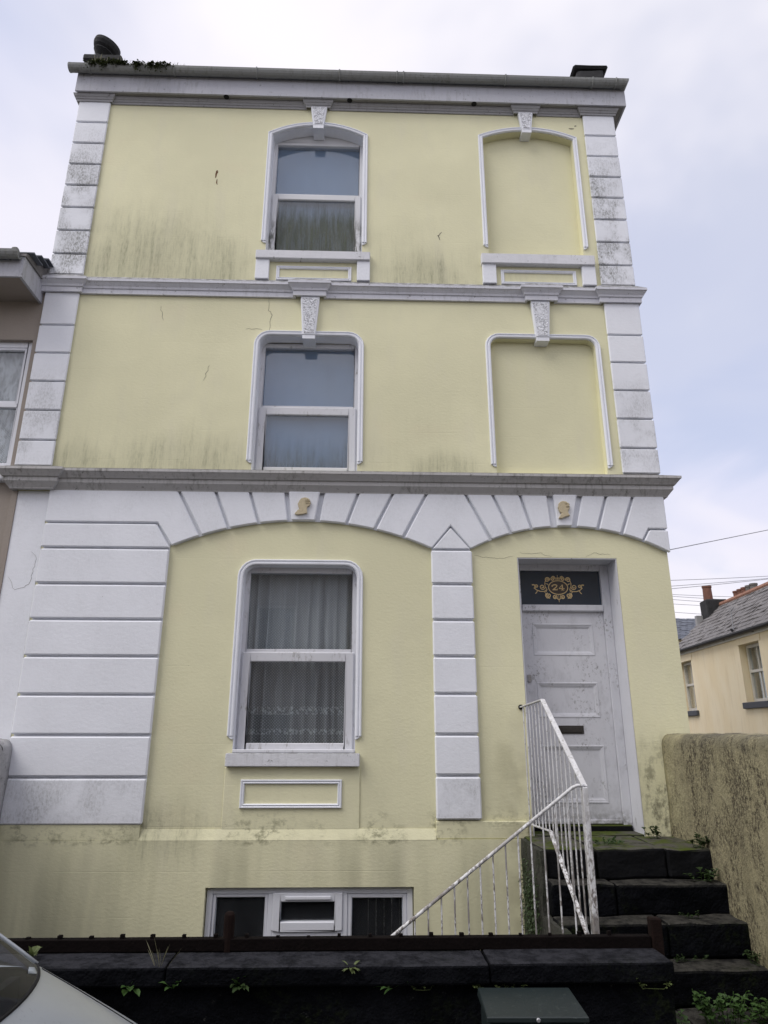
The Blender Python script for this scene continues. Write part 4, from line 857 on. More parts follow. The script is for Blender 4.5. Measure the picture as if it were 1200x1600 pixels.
MB().bar(H((1.622, -1.90, -0.40)), H((1.622, -1.90, 1.812)), 0.040, 0.040).build('newel_post', 'railing_paint', hr, bevel=0.004)
def lerp(a, b, t_): return tuple(x+(y_-x)*t_ for x, y_ in zip(a, b))
def at_y(y_, chain):
    for a, b in zip(chain[:-1], chain[1:]):
        if min(a[1], b[1]) <= y_ <= max(a[1], b[1]): return lerp(a, b, (y_-a[1])/(b[1]-a[1]))
for k in range(15):
    y_ = -0.10-k*0.122
    t_, b_ = at_y(y_, (A0, A1, A2)), at_y(y_, (L0, L1, L2))
    if t_ is None: continue
    if b_ is None: b_ = (1.62, y_, 0.66)
    MB().tube([H(b_), H((t_[0], y_, t_[2]-0.006))], 0.0062, 6).build('baluster', 'railing_paint', hr)
# flight down to the basement, parallel with the front wall
B0, B1_, B2_ = (1.62, -1.905, 1.820), (1.545, -1.905, 1.822), (0.20, -1.90, 0.855)
B3 = (-0.05, -1.90, 0.675)
MB().tube([H(B0), H((1.57, -1.905, 1.824)), H((1.53, -1.905, 1.808)), H(B2_), H(B3)], 0.0125, 7).build('area_rail', 'railing_paint', hr, smooth=True)
for k in range(16):
    x = 1.545-0.0925*k-0.06
    if x < 0.0: break
    zt_ = 1.812+(0.855-1.812)*(1.535-x)/(1.535-0.20) if x < 1.535 else 1.815
    MB().tube([H((x+random.uniform(-.004, .004), -1.902, zt_-1.35)), H((x, -1.902, zt_-0.005))], 0.0060, 6).build('baluster', 'railing_paint', hr)
MB().bar(H((1.50, -1.902, 0.33)), H((0.0, -1.90, -0.70)), 0.03, 0.010).build('area_bottom_rail', 'railing_paint', hr)

# ------------------------------------------------------------------ front boundary wall
fw = tag(empty('front_boundary_wall', (0, -2.15, 0)), 'black damp stone wall with flat coping along the pavement', 'wall')
seg = [(-7.4, -5.2), (-5.2, -3.3), (-3.3, -1.18), (-1.18, 0.80), (0.80, 1.955)]
def FW(mb): mb.v = [(x, y_+2.15, z) for x, y_, z in mb.v]; return mb
for a, b_ in seg:
    FW(MB().box(a+0.004, b_-0.004, -2.372+random.uniform(-.006, .006), -1.985, 0.722, 0.832+random.uniform(-.004, .004))).build('coping_stone', 'coping_stone', fw, bevel=0.014, seg=2, rough=0.005, sub=3)
FW(MB().box(-7.4, 1.945, -2.322, -2.02, -0.99, 0.720)).build('wall_face', 'dark_stone', fw, rough=0.010, sub=5)
# remains of the iron railing along the coping
rl = tag(empty('railing_base', (0, -2.05, 0.83)), 'rusty brown iron bar with cut-off railing stubs along the wall coping', 'railing')
MB().box(-7.4, 1.93, -0.035, 0.03, 0.004, 0.075).build('base_bar', 'rusty_iron', rl, bevel=0.004, rough=0.002)
k = 0; x = -3.55
while x < 1.86:
    hgt = random.uniform(0.008, 0.024); w_ = random.uniform(0.010, 0.015)
    MB().box(x-w_, x+w_, -w_, w_, 0.074, 0.076+hgt).build('railing_stub', 'rusty_iron', rl, bevel=0.002, rough=0.002); x += 0.2005+random.uniform(-.006, .006)
MB().lathe([(0.036, 0.0), (0.036, 0.19), (0.033, 0.212), (0.022, 0.226), (0.004, 0.230)], (-0.862, -0.003, 0.0), 12).build('stub_post', 'brown_post', rl)
MB().box(1.935, 2.008, -0.045, 0.03, -0.26, 0.18).build('end_post', 'brown_post', rl, bevel=0.008, rough=0.003, sub=1)

# ------------------------------------------------------------------ utility cabinet
cb_ = tag(empty('utility_cabinet', (0.985, -2.62, 0.004), R(-1.4)), 'dark green metal utility cabinet standing before the black wall', 'cabinet')
MB().box(-0.262, 0.262, -0.19, 0.185, 0.0, 0.675).build('cabinet_body', 'cabinet_green', cb_, bevel=0.006)
MB().add([(-0.280, -0.205, 0.676), (0.280, -0.205, 0.676), (0.280, 0.20, 0.676), (-0.280, 0.20, 0.676), (-0.280, -0.205, 0.705), (0.280, -0.205, 0.705), (0.275, 0.195, 0.722), (-0.275, 0.195, 0.722)], [(0, 3, 2, 1), (4, 5, 6, 7), (0, 1, 5, 4), (1, 2, 6, 5), (2, 3, 7, 6), (3, 0, 4, 7)]).build('cabinet_lid', 'cabinet_green', cb_, bevel=0.005)
MB().lathe([(0.011, 0), (0.012, 0.006), (0.008, 0.012)], (0.0, -0.206, 0.692), 10, Matrix.Rotation(R(90), 3, 'X')).build('lid_bolt', 'aluminium', cb_)
for sx in (-1, 1):
    d_ = part('cabinet_door', 'cabinet_green', cb_, 0.004 if sx > 0 else -0.255, 0.255 if sx > 0 else -0.004, -0.204, -0.191, 0.06, 0.655, bevel=0.004)
    MB().lathe([(0.012, 0), (0.012, 0.012)], (sx*0.03, -0.205, 0.42), 8, Matrix.Rotation(R(90), 3, 'X')).build('lock', 'aluminium', d_)

# ------------------------------------------------------------------ parked car
CX, CY, CG = -2.6, -3.93, -0.10
car = tag(empty('parked_car', (CX, CY, CG)), 'silver car at the lower left corner with its windscreen and bonnet showing', 'car')
def L(p): return (p[0]-CX, p[1]-CY, p[2]-CG)
def crest(x):
    T = [(-4.62, 0.96), (-4.4, 1.05), (-3.4, 1.07), (-2.4, 1.065), (-1.87, 1.062), (-1.65, 1.050), (-1.56, 1.008), (-1.44, 0.951), (-1.228, 0.852), (-1.099, 0.790), (-0.95, 0.715), (-0.80, 0.64), (-0.68, 0.56), (-0.60, 0.45)]
    for (a, za), (b_, zb2) in zip(T[:-1], T[1:]):
        if a <= x <= b_: return za+(zb2-za)*(x-a)/(b_-a)
    return T[-1][1]
def halfw(x):
    T = [(-4.62, 0.70), (-4.4, 0.80), (-3.6, 0.87), (-1.4, 0.87), (-1.1, 0.855), (-0.85, 0.80), (-0.68, 0.70), (-0.60, 0.60)]
    for (a, za), (b_, zb2) in zip(T[:-1], T[1:]):
        if a <= x <= b_: return za+(zb2-za)*(x-a)/(b_-a)
    return 0.6
def base_x(dy_): return -1.43-0.22*(abs(dy_)/0.83)**2.2        # windscreen foot line
xs = [-4.62, -4.5, -4.2, -3.8, -3.4, -3.0, -2.6, -2.2, -1.87, -1.65, -1.56, -1.50, -1.44, -1.35, -1.228, -1.10, -1.0, -0.9, -0.8, -0.72, -0.66, -0.61]
rows = []
for x in xs:
    w_, zc_ = halfw(x), crest(x); pr = []
    for t_ in (1, -1):
        h_ = [(w_*0.90, 0.12), (w_*0.99, 0.22), (w_, min(0.5, zc_-.12)), (w_*0.992, zc_-0.10), (w_*0.972, zc_-0.035), (w_*0.945, zc_-0.008), (w_*0.90, zc_+0.006)]
        h_ += [(w_*0.885, zc_-0.02), (w_*0.88, zc_-0.06), (w_*0.87, zc_-0.10)]
        h_ = [(t_*a, b_) for a, b_ in h_]
        pr = pr+h_ if t_ == 1 else pr+list(reversed(h_))
    rows.append([(x, CY+a, b_) for a, b_ in pr])
mb = MB(); k = len(rows[0])
mb.v = [L(p) for rw in rows for p in rw]
for i in range(len(xs)-1):
    for q in range(k):
        q2 = (q+1) % k
        if q == k//2-1: continue     # open cockpit, bonnet laid over the front
        mb.f.append((i*k+q, (i+1)*k+q, (i+1)*k+q2, i*k+q2))
mb.f += [tuple(range(k)), tuple((len(xs)-1)*k+q for q in reversed(range(k)))]
body = mb.build('body', 'silver_paint', car, smooth=True)
def dome(x): return 0.035+0.110*max(0.0, min(1.0, (-0.62-x)/0.85))
def topz(x, e): return crest(x)+0.004+dome(x)*(1-abs(e)**2.2)
n = 20; vs, fs = [], []; mm = 16
for j_ in range(mm+1):
    v = j_/mm
    for i in range(n+1):
        e = -1+2*i/n; xf = base_x(0.83*e); x = xf+(-0.61-xf)*v
        vs.append(L((x, CY+e*halfw(x)*0.945, topz(x, e))))
for j_ in range(mm):
    for i in range(n): a = j_*(n+1)+i; fs.append((a, a+1, a+n+2, a+n+1))
MB().add(vs, fs).build('bonnet', 'silver_paint', car, smooth=True)
for sgn in (-1, 1):
    pts = []
    for j_ in range(14):
        e = 0.93*sgn; xf = base_x(0.83*e)+0.015; x = xf+(-0.66-xf)*j_/13; pts.append(L((x, CY+e*halfw(x)*0.945, topz(x, e)+0.0005)))
    MB().tube(pts, 0.0035, 5).build('bonnet_seam', 'black_plastic', car)
MB().tube([L((base_x(0.83*e)-0.006, CY+0.815*e, topz(base_x(0.83*e), e)+0.004)) for e in [-1+i/10 for i in range(21)]], 0.009, 6).build('windscreen_seal', 'black_plastic', car)
n = 16
for sgn in (-1, 1):
    for xa, xb, zt_ in ((-4.4, -1.665, 1.066), (-1.664, -1.60, 1.035), (-1.599, -1.52, 1.005), (-1.519, -1.44, 0.968), (-1.439, -1.36, 0.93)):
        MB().box(*[c_ for p in zip(L((xa, CY+sgn*0.745-0.012, 0.3)), L((xb, CY+sgn*0.745+0.012, zt_))) for c_ in p]).build('door_lining', 'interior_dark', car)
MB().box(*[c_ for p in zip(L((-1.74, CY-0.76, 0.3)), L((-1.69, CY+0.76, 1.03))) for c_ in p]).build('bulkhead', 'interior_dark', car)
# windscreen
vs, fs = [], []; m_ = 8
def wtop(d_): return (-2.46+0.05-0.10*(abs(d_)/0.66)**2, 1.575-0.03*(abs(d_)/0.66)**2)
for j in range(m_+1):
    v = j/m_
    for i in range(n+1):
        s_ = -1+2*i/n; db, dt = 0.815*s_, 0.665*s_
        bx = base_x(db); bz = topz(bx, db/0.83); tx, tz = wtop(dt); bul = 0.035*math.sin(v*math.pi)
        vs.append(L((bx+(tx-bx)*v+bul, CY+db+(dt-db)*v, bz+(tz-bz)*v+bul*0.6)))
for j in range(m_):
    for i in range(n): a = j*(n+1)+i; fs.append((a, a+1, a+n+2, a+n+1))
MB().add(vs, fs).build('windscreen', 'car_glass', car, smooth=True)
for sgn in (-1, 1):
    pts = []
    for j in range(9):
        v = j/8; db, dt = 0.825*sgn, 0.675*sgn; bx, bz = base_x(db)-0.005, 1.058; tx, tz = wtop(dt); bul = 0.035*math.sin(v*math.pi)
        pts.append(L((bx+(tx-bx)*v+bul, CY+db+(dt-db)*v, bz+(tz-bz)*v+bul*0.6)))
    MB().tube(pts, 0.010, 8).build('windscreen_pillar', 'silver_paint', car, smooth=True)
    # side glass, rear pillar, doors
    sg = [(-1.80, 1.07), (-4.15, 1.08), (-3.95, 1.46), (-3.3, 1.55), (-2.52, 1.545)]
    vs = [L((x, CY+sgn*(0.80 if z < 1.2 else 0.675), z)) for x, z in sg]
    MB().add(vs, [tuple(range(5))]).build('side_window', 'car_glass', car)
    MB().tube([L((-3.05, CY+sgn*0.83, 1.06)), L((-3.12, CY+sgn*0.685, 1.56))], 0.04, 6).build('door_pillar', 'black_plastic', car)
    MB().tube([L((-4.25, CY+sgn*0.81, 1.06)), L((-3.95, CY+sgn*0.68, 1.52))], 0.07, 6).build('rear_pillar', 'silver_paint', car)
    mm_ = MB().lathe([(0.02, -0.09), (0.075, -0.07), (0.085, 0.0), (0.075, 0.07), (0.02, 0.09)], L((-2.12, CY+sgn*0.97, 1.10)), 10, Matrix.Rotation(R(90), 3, 'X')).build('door_mirror', 'silver_paint', car, smooth=True)
    MB().box(*[c_ for p in zip(L((-0.88, CY+sgn*0.62-0.13, 0.50)), L((-0.70, CY+sgn*0.62+0.13, 0.62))) for c_ in p]).build('headlight', 'headlamp', car, bevel=0.03, seg=2)
    MB().box(*[c_ for p in zip(L((-4.60, CY+sgn*0.66-0.06, 0.72)), L((-4.42, CY+sgn*0.66+0.10, 1.0))) for c_ in p]).build('tail_light', 'tail_lamp', car, bevel=0.03, seg=2)
    for wx in (-1.32, -3.90):
        wy = CY+sgn*0.78; rot_ = Matrix.Rotation(R(90), 3, 'X')
        wh = MB().lathe([(0.20, -0.10), (0.30, -0.10), (0.318, -0.06), (0.318, 0.06), (0.30, 0.10), (0.20, 0.10)], L((wx, wy, CG+0.318)), 28, rot_).build('wheel', 'rubber', car)
        MB().lathe([(0.03, -0.085), (0.205, -0.09), (0.205, 0.09), (0.03, 0.085)], L((wx, wy, CG+0.318)), 14, rot_).build('rim', 'alloy', wh)
# roof
vs, fs = [], []; xr = [-2.44, -2.7, -3.2, -3.7, -4.1, -4.35]; zr_ = [1.577, 1.61, 1.625, 1.60, 1.53, 1.40]
for x, z in zip(xr, zr_):
    for i in range(9):
        s_ = -1+i/4; vs.append(L((x-0.09*s_*s_*(1 if x > -2.6 else .3), CY+0.69*s_, z-0.035*s_**2-0.03*s_**6)))
for j in range(5):
    for i in range(8): a = j*9+i; fs.append((a, a+1, a+10, a+9))
MB().add(vs, fs).build('roof', 'silver_paint', car, smooth=True)
MB().add([L((-4.36, CY-0.62, 1.36)), L((-4.36, CY+0.62, 1.36)), L((-4.58, CY+0.70, 1.02)), L((-4.58, CY-0.70, 1.02))], [(0, 1, 2, 3)]).build('rear_window', 'car_glass', car)
MB().box(*[c_ for p in zip(L((-2.15, CY-0.74, 0.78)), L((-1.70, CY+0.74, 0.99))) for c_ in p]).build('dashboard', 'black_plastic', car, bevel=0.06, seg=2)
MB().box(*[c_ for p in zip(L((-4.45, CY-0.75, 0.25)), L((-1.75, CY+0.75, 0.40))) for c_ in p]).build('cabin_floor', 'interior_dark', car)
for sgn in (-1, 1):
    se = MB().box(*[c_ for p in zip(L((-2.95, CY+sgn*0.36-0.23, 0.60)), L((-2.78, CY+sgn*0.36+0.23, 1.18))) for c_ in p]).build('seat', 'seat_fabric', car, bevel=0.06, seg=2)
    MB().box(*[c_ for p in zip(L((-2.93, CY+sgn*0.36-0.13, 1.22)), L((-2.82, CY+sgn*0.36+0.13, 1.40))) for c_ in p]).build('headrest', 'seat_fabric', se, bevel=0.04, seg=2)
tor = [(L((-2.22+0.05*math.sin(a), CY-0.36+0.17*math.cos(a), 1.02+0.16*math.sin(a)))) for a in [i*2*math.pi/18 for i in range(19)]]
MB().tube(tor, 0.016, 6).build('steering_wheel', 'black_plastic', car, smooth=True)

# ------------------------------------------------------------------ background on the right
BO = Vector((9.187, 12.667, 0)); bang = math.atan2(-math.cos(R(5)), -math.sin(R(5)))
K = 22/17.0
def bz(z): return 2.2+(z-2.2)*K
bh = tag(empty('cream_house', BO, bang), 'sunlit cream rendered house with slate roof behind the garden wall', 'house')
# local +x runs along its wall towards the street, local -y is outside (towards the yellow house's gap)
EV = bz(3.90)
def bwall_hole(s0, s1, z0, z1): return [(s0*K, bz(z0)), (s0*K, bz(z1)), (s1*K, bz(z1)), (s1*K, bz(z0))]
wins = [(-0.22, 0.60, 2.62, 3.66), (2.955, 3.74, 2.69, 3.69)]
MB().prism([(-0.30*K, -1.0), (5.4*K, -1.0), (5.4*K, EV), (-0.30*K, EV)], 0, 0.3, holes=[bwall_hole(*w) for w in wins]).build('wall', 'cream_render', bh)
DPT = 2.7
MB().prism([(-0.30*K, -1.0), (5.4*K, -1.0), (5.4*K, EV), (-0.30*K, EV)], DPT-0.3, DPT).build('wall', 'cream_render', bh)
RZ = EV+1.35
for s_ in (-0.30*K, 5.4*K-0.3):
    MB().add([(s_+d_, y_, z) for d_ in (0, 0.3) for y_, z in ((0.301, -1), (DPT-.301, -1), (DPT-.301, EV), (DPT/2, RZ-0.1), (0.301, EV))], [(0, 1, 2, 3, 4), (9, 8, 7, 6, 5), (0, 5, 6, 1), (1, 6, 7, 2), (2, 7, 8, 3), (3, 8, 9, 4), (4, 9, 5, 0)]).build('gable_wall', 'cream_render', bh)
for s0, s1, z0, z1 in wins:
    x0, x1, a, b_ = s0*K, s1*K, bz(z0), bz(z1); f_ = MB(); frame_ring(f_, x0+.01, x1-.01, a+.01, b_-.01, 0.065, 0.16, 0.24); zm = (a+b_)/2+0.04
    f_.box(x0+.07, x1-.07, 0.15, 0.23, zm-.03, zm+.03); f_.box((x0+x1)/2-.014, (x0+x1)/2+.014, 0.17, 0.21, a+.07, b_-.07)
    wv = f_.build('window', 'off_white', bh, bevel=0.004)
    part('pane', 'window_glass', wv, x0+.07, x1-.07, 0.19, 0.195, a+.07, zm-.03); part('pane', 'window_glass', wv, x0+.07, x1-.07, 0.20, 0.205, zm+.03, b_-.07)
    part('sill', 'grey_sill', bh, x0-0.10, x1+0.12, -0.07, 0.15, a-0.14, a, bevel=0.012)
    part('lintel', 'cream_render', bh, x0-0.10, x1+0.10, -0.012, -0.0005, b_+0.002, b_+0.22)
part('fascia', 'off_white', bh, -0.30*K, 5.4*K, -0.05, -0.001, EV-0.12, EV-0.005)
MB().sweep([(-0.34*K, -0.052), (5.45*K, -0.052)], [(o, h-10.655+EV+0.0) for o, h in gp], 'xy').build('gutter', 'black_gutter', bh)
for s_ in (1.2, 2.5, 3.7): part('gutter_bracket', 'black_gutter', bh, s_*K-.02, s_*K+.02, -0.135, -0.05, EV-0.075, EV-0.01)
# roof of slates
slope = (RZ-EV)/(DPT/2)
MB().add([(-0.34*K, -0.10, EV+0.0), (5.45*K, -0.10, EV), (5.45*K, DPT/2, RZ-.02), (-0.34*K, DPT/2, RZ-.02), (5.45*K, DPT+.1, EV), (-0.34*K, DPT+.1, EV)], [(0, 1, 2, 3), (3, 2, 4, 5)]).build('roof_deck', 'slate_blue', bh)
sl = MB(); rr = 11
for j in range(rr):
    t0 = j/rr; t1 = (j+1.25)/rr; x = -0.34*K-(0.11 if j % 2 else 0)
    while x < 5.45*K:
        w_ = 0.24; lift = random.uniform(0.022, 0.045); yy0 = -0.10+(DPT/2+.1)*t0; yy1 = min(DPT/2, -0.10+(DPT/2+.1)*t1); z0 = EV+(RZ-EV)*t0+lift; z1 = EV+(RZ-EV)*min(1, t1)+0.006
        tw = random.uniform(-.012, .012)
        sl.add([(x, yy0, z0+tw), (x+w_-.012, yy0+random.uniform(-.01, .01), z0-tw), (x+w_-.012, yy1, z1), (x, yy1, z1), (x, yy0, z0+tw-.02), (x+w_-.012, yy0, z0-tw-.02)], [(0, 1, 2, 3), (0, 4, 5, 1), (0, 3, 4), (1, 5, 2)])
        x += w_
sl.build('slates', 'slate', bh, kind='stuff')
for i in range(20):
    x = -0.30*K+i*0.42
    MB().tube([(x, DPT/2, RZ+0.0), (x+0.40, DPT/2, RZ+0.0)], 0.085, 8).build('ridge_tile', 'ridge_tile', bh)
# far-end stack with one tall pot, then the row of five pots further along
cs = MB().box(-0.30*K-0.05, -0.30*K+0.50, DPT/2-0.42, DPT/2+0.18, EV+0.9, RZ+0.17).build('chimney_stack', 'old_chimney', bh, bevel=0.03, rough=0.01, sub=1)
MB().lathe([(0.135, 0), (0.125, 0.40), (0.14, 0.41), (0.14, 0.46), (0.10, 0.46)], (-0.30*K+0.16, DPT/2-0.22, RZ+0.16), 14).build('chimney_pot', 'terracotta', cs)
part('lead_flashing', 'lead_flashing', bh, -0.34*K-0.03, -0.34*K+0.12, DPT/2-0.60, DPT/2-0.20, EV+0.80, EV+1.10)
cs2 = MB().box(0.15, 1.55, DPT/2+0.22, DPT-0.4, EV, RZ-0.02).build('chimney_stack', 'brick_red', bh, bevel=0.01)
for i in range(5):
    MB().lathe([(0.10, 0), (0.095, 0.34), (0.11, 0.35), (0.11, 0.40), (0.07, 0.40)], (0.25+i*0.27, DPT/2+0.42, RZ-0.03), 12).build('chimney_pot', 'grey_pot' if i in (3, 4) else 'terracotta', cs2)
# curtains in that house
def bcurt(s0, s1, z0, z1, label, seed):
    o = curtain('window_curtain', s0*K, s1*K, bz(z0), bz(z1), 0.34, 0.03, 4, 'net_plain', label, seed, n=40, m=4); o.location = BO; o.rotation_euler = (0, 0, bang)
bcurt(2.97, 3.73, 2.62, 3.69, 'pale curtain hanging in the larger window of the cream house', 21); bcurt(0.25, 0.60, 2.95, 3.66, 'pale curtain drawn to one side in the cream house\'s narrow far window', 22)
# television aerial
ae = tag(empty('television_aerial', (9.187-0.0, 12.667, 0)), 'thin television aerial standing above the cream house\'s gutter', 'aerial')
ae.location = BO + Matrix.Rotation(bang, 3, 'Z') @ Vector((2.9*K, -0.02, EV+0.02)); ae.rotation_euler = (0, 0, bang)
MB().tube([(0, 0, 0), (0.02, 0, 0.55)], 0.011, 5).build('mast', 'aluminium', ae); MB().tube([(-0.03, 0, 0.53), (0.20, 0, 0.60)], 0.008, 5).build('boom', 'aluminium', ae)
for i in range(4): MB().tube([(0.0+i*0.05, -0.07, 0.54+i*.015), (0.0+i*0.05, 0.07, 0.54+i*.015)], 0.005, 4).build('element', 'aluminium', ae)
MB().tube([(0, 0, 0.02), (-0.03, -0.04, 0.10), (0.05, -0.02, 0.02)], 0.03, 5).build('bracket', 'black_plastic', ae)
# house with the blue slate roof further back
b2 = tag(empty('far_house', (17.5, 25, 0.42)), 'far house with blue grey slate roof glimpsed behind the cream house', 'house')
MB().box(-6, 4, 0, 7, -1, 6.0).build('wall', 'cream_render', b2)
MB().add([(-6.3, -0.3, 5.9), (4.3, -0.3, 5.9), (4.3, 3.5, 7.45), (-6.3, 3.5, 7.45), (4.3, 7.3, 5.9), (-6.3, 7.3, 5.9)], [(0, 1, 2, 3), (3, 2, 4, 5), (0, 3, 5), (1, 4, 2), (0, 5, 4, 1)]).build('roof', 'slate_blue', b2)
s2 = MB()
for j in range(13):
    t_ = j/13; x = -6.3-(0.15 if j % 2 else 0)
    while x < 4.2:
        y0 = -0.3+3.8*t_; z0 = 5.9+1.55*t_+random.uniform(.02, .05); s2.add([(x, y0, z0), (x+0.29, y0, z0), (x+0.29, y0+0.36, z0+.125), (x, y0+0.36, z0+.125), (x, y0, z0-.03), (x+0.29, y0, z0-.03)], [(0, 1, 2, 3), (0, 4, 5, 1)]); x += 0.31
s2.build('slates', 'slate_blue', b2, kind='stuff')
# overhead cables
def cable(a, b, sag, label, r=0.007):
    P = []
    for i in range(17):
        t_ = i/16; p = lerp(a, b, t_); P.append((p[0], p[1], p[2]-sag*4*t_*(1-t_)))
    tag(MB().tube(P, r, 5).build('overhead_cable', 'cable_grey'), label, 'cable', 'overhead cables on the right')
for a, b_, sag, lab, rad in [
    ((3.37, 0.02, 4.11), (7.123, 1.956, 5.221), 0.0, "upper overhead cable rising from the yellow house's corner towards the right edge", 0.0048),
    ((5.98, 7.76, 5.416), (12.907, 9.32, 6.136), 0.05, 'nearly level overhead cable, second from the top on the right', 0.0065),
    ((6.163, 8.16, 5.332), (13.191, 9.72, 6.273), 0.05, 'third overhead cable from the top, sloping up to the right edge', 0.0065),
    ((5.992, 7.76, 5.174), (12.874, 9.32, 6.212), 0.05, 'overhead cable just under the third, meeting it at the right edge', 0.0065),
    ((12.318, 21.76, 7.915), (20.422, 23.32, 8.05), 0.05, 'highest of the faint cables behind the tall terracotta pot', 0.011),
    ((12.522, 22.16, 7.932), (20.621, 23.72, 7.908), 0.05, 'second of the faint cables behind the tall terracotta pot', 0.011),
    ((12.72, 22.56, 7.877), (20.814, 24.12, 7.765), 0.05, 'third of the faint cables behind the tall terracotta pot', 0.011),
    ((12.904, 22.96, 7.726), (21.027, 24.52, 7.752), 0.05, 'fourth of the faint cables behind the tall terracotta pot', 0.011),
    ((13.116, 23.36, 7.431), (21.135, 24.92, 7.353), 0.05, 'lowest cable just above the far blue grey roof', 0.011),
]:
    cable(a, b_, sag, lab, rad)

# ------------------------------------------------------------------ houses across the street (behind the photographer, seen in the panes)
for i, (x0, m_, lab) in enumerate(((-12.5, 'cream_render', 'cream terraced house opposite, left of the three across the street'), (-4.2, 'taupe_render', 'taupe terraced house directly across the street'), (4.1, 'cream_render', 'cream terraced house opposite, right of the three across the street'))):
    t_ = tag(empty('opposite_house', (x0, -13.0, 0)), lab, 'house', 'terrace across the street')
    wl = [(1.0, 2.2, 1.0, 2.7), (1.0, 2.2, 4.2, 5.8), (5.6, 6.8, 4.2, 5.8), (5.6, 6.6, 0.1, 2.5)]
    MB().prism([(0, -0.5), (8.2, -0.5), (8.2, 7.0), (0, 7.0)], -0.3, 0.0, holes=[[(a, c_), (a, d_), (b_, d_), (b_, c_)] for a, b_, c_, d_ in wl]).build('wall', m_, t_)
    MB().box(0, 8.2, -7, -0.5, -0.5, 6.9).build('rear_wall', 'interior_dark', t_)
    for a, b_, c_, d_ in wl[:3]:
        f_ = MB(); frame_ring(f_, a, b_, c_, d_, 0.07, -0.2, -0.12); wv = f_.build('window', 'off_white', t_); part('pane', 'window_glass', wv, a+.06, b_-.06, -0.17, -0.16, c_+.06, d_-.06)
    part('door', 'grey_sill', t_, 5.62, 6.58, -0.25, -0.2, 0.1, 2.48)
    MB().add([(0, 0.3, 6.95), (8.2, 0.3, 6.95), (8.2, -3.5, 9.0), (0, -3.5, 9.0), (8.2, -7.3, 6.95), (0, -7.3, 6.95)], [(0, 1, 2, 3), (3, 2, 4, 5), (0, 3, 5), (1, 4, 2), (0, 5, 4, 1)]).build('roof', 'slate', t_)

# ------------------------------------------------------------------ plants
def leaf(mb, base, d, length, width, droop=0.3, fold=0.22):
    d = Vector(d).normalized(); s_ = d.cross(Vector((0, 0, 1))); s_ = s_.normalized() if s_.length > 1e-3 else Vector((1, 0, 0)); up = s_.cross(d)
    p0 = Vector(base); dn = Vector((0, 0, 1)); vs = [p0]
    for t_, w_ in ((0.22, 0.45), (0.5, 0.95), (0.75, 0.85)):
        c_ = p0+d*length*t_-dn*droop*length*t_*t_; w = s_*width*0.5*w_; f = up*width*fold*w_
        vs += [c_-w+f, c_, c_+w+f]
    vs.append(p0+d*length-dn*droop*length)
    mb.add(vs, [(0, 2, 1), (0, 3, 2), (1, 2, 5, 4), (2, 3, 6, 5), (4, 5, 8, 7), (5, 6, 9, 8), (7, 8, 10), (8, 9, 10)])
def rosette(name, loc, n, size, wid, mat, label, seed, up=0.5, facing=None, group=None, cat='plant', droop=0.35):
    r_ = random.Random(seed); mb = MB()
    for i in range(n):
        a = r_.uniform(0, 6.28); e = r_.uniform(up*0.4, up*1.5)
        d = Vector((math.cos(a)*math.cos(e), math.sin(a)*math.cos(e), math.sin(e)))
        if facing: d = (d+Vector(facing)*0.5)
        leaf(mb, Vector((r_.gauss(0, size*.08), r_.gauss(0, size*.08), 0)), d, size*r_.uniform(.6, 1.1), size*wid*r_.uniform(.8, 1.2), droop)
    o = mb.build(name, mat); o.location = loc; return tag(o, label, cat, group)
def bushy(name, loc, n, ext, lsize, mat, label, seed, cat='plant', group=None, round_=True, parent=None):
    r_ = random.Random(seed); mb = MB()
    stems = [(r_.uniform(-1, 1)*ext[0], r_.uniform(-1, 1)*ext[1]) for _ in range(max(3, n//9))]
    if len(stems) > 1:
        so = sorted(stems); mb.tube([(sx*.7, sy*.7, 0.002) for sx, sy in so], lsize*.06, 4)
    for sx, sy in stems:
        h = ext[2]*r_.uniform(.5, 1); top = Vector((sx*1.15, sy*1.1, h)); mb.tube([(sx*.7, sy*.7, 0), tuple(top)], lsize*.05, 4)
        for q in range(max(4, n//len(stems))):
            t_ = r_.uniform(.25, 1); p = Vector((sx*.7, sy*.7, 0)).lerp(top, t_); a = r_.uniform(0, 6.28); e = r_.uniform(-.1, .9)
            leaf(mb, p, (math.cos(a)*math.cos(e), math.sin(a)*math.cos(e), math.sin(e)), lsize*r_.uniform(.6, 1.2), lsize*r_.uniform(.55, .85), .25)
    o = mb.build(name, mat); o.location = loc; return tag(o, label, cat, group)
WY = -2.345
G1 = 'weeds rooted in the black front wall'
rosette('weed', (-1.385, WY, 0.705), 9, 0.125, 0.34, 'leaf_green', 'small broad-leaved weed on the black wall nearest the car bonnet', 1, 0.7, (0, -1, 0.3), G1)
rosette('weed', (-1.12, WY, 0.715), 9, 0.11, 0.32, 'leaf_green', 'small light green weed, second from the left on the black wall', 2, 0.7, (0, -1, 0.4), G1)
rosette('fern', (-0.724, WY, 0.715), 34, 0.13, 0.20, 'leaf_dark', 'bushy dark green fern rooted below the coping left of centre', 3, 0.9, (0, -1, 0.3), G1)
rosette('weed', (-0.055, -2.36, 0.81), 14, 0.085, 0.24, 'leaf_pale', 'tiny star-shaped weed in the coping edge near the centre', 4, 0.5, (0, -1, 0.2), G1)
rosette('weed', (0.185, WY, 0.70), 9, 0.16, 0.15, 'leaf_green', 'narrow-leaved weed with one tall upright blade on the black wall', 5, 0.55, (0, -.6, .2), G1)
bushy('weed', (0.40, WY, 0.69), 26, (0.08, 0.01, 0.05), 0.022, 'leaf_pale', 'faint patch of tiny pale weeds under the coping right of centre', 6, group=G1)
bushy('weed', (0.93, -2.35, 0.685), 70, (0.24, 0.012, 0.045), 0.022, 'leaf_pale', 'low strip of tiny pale weeds just above the green cabinet', 7, group=G1)
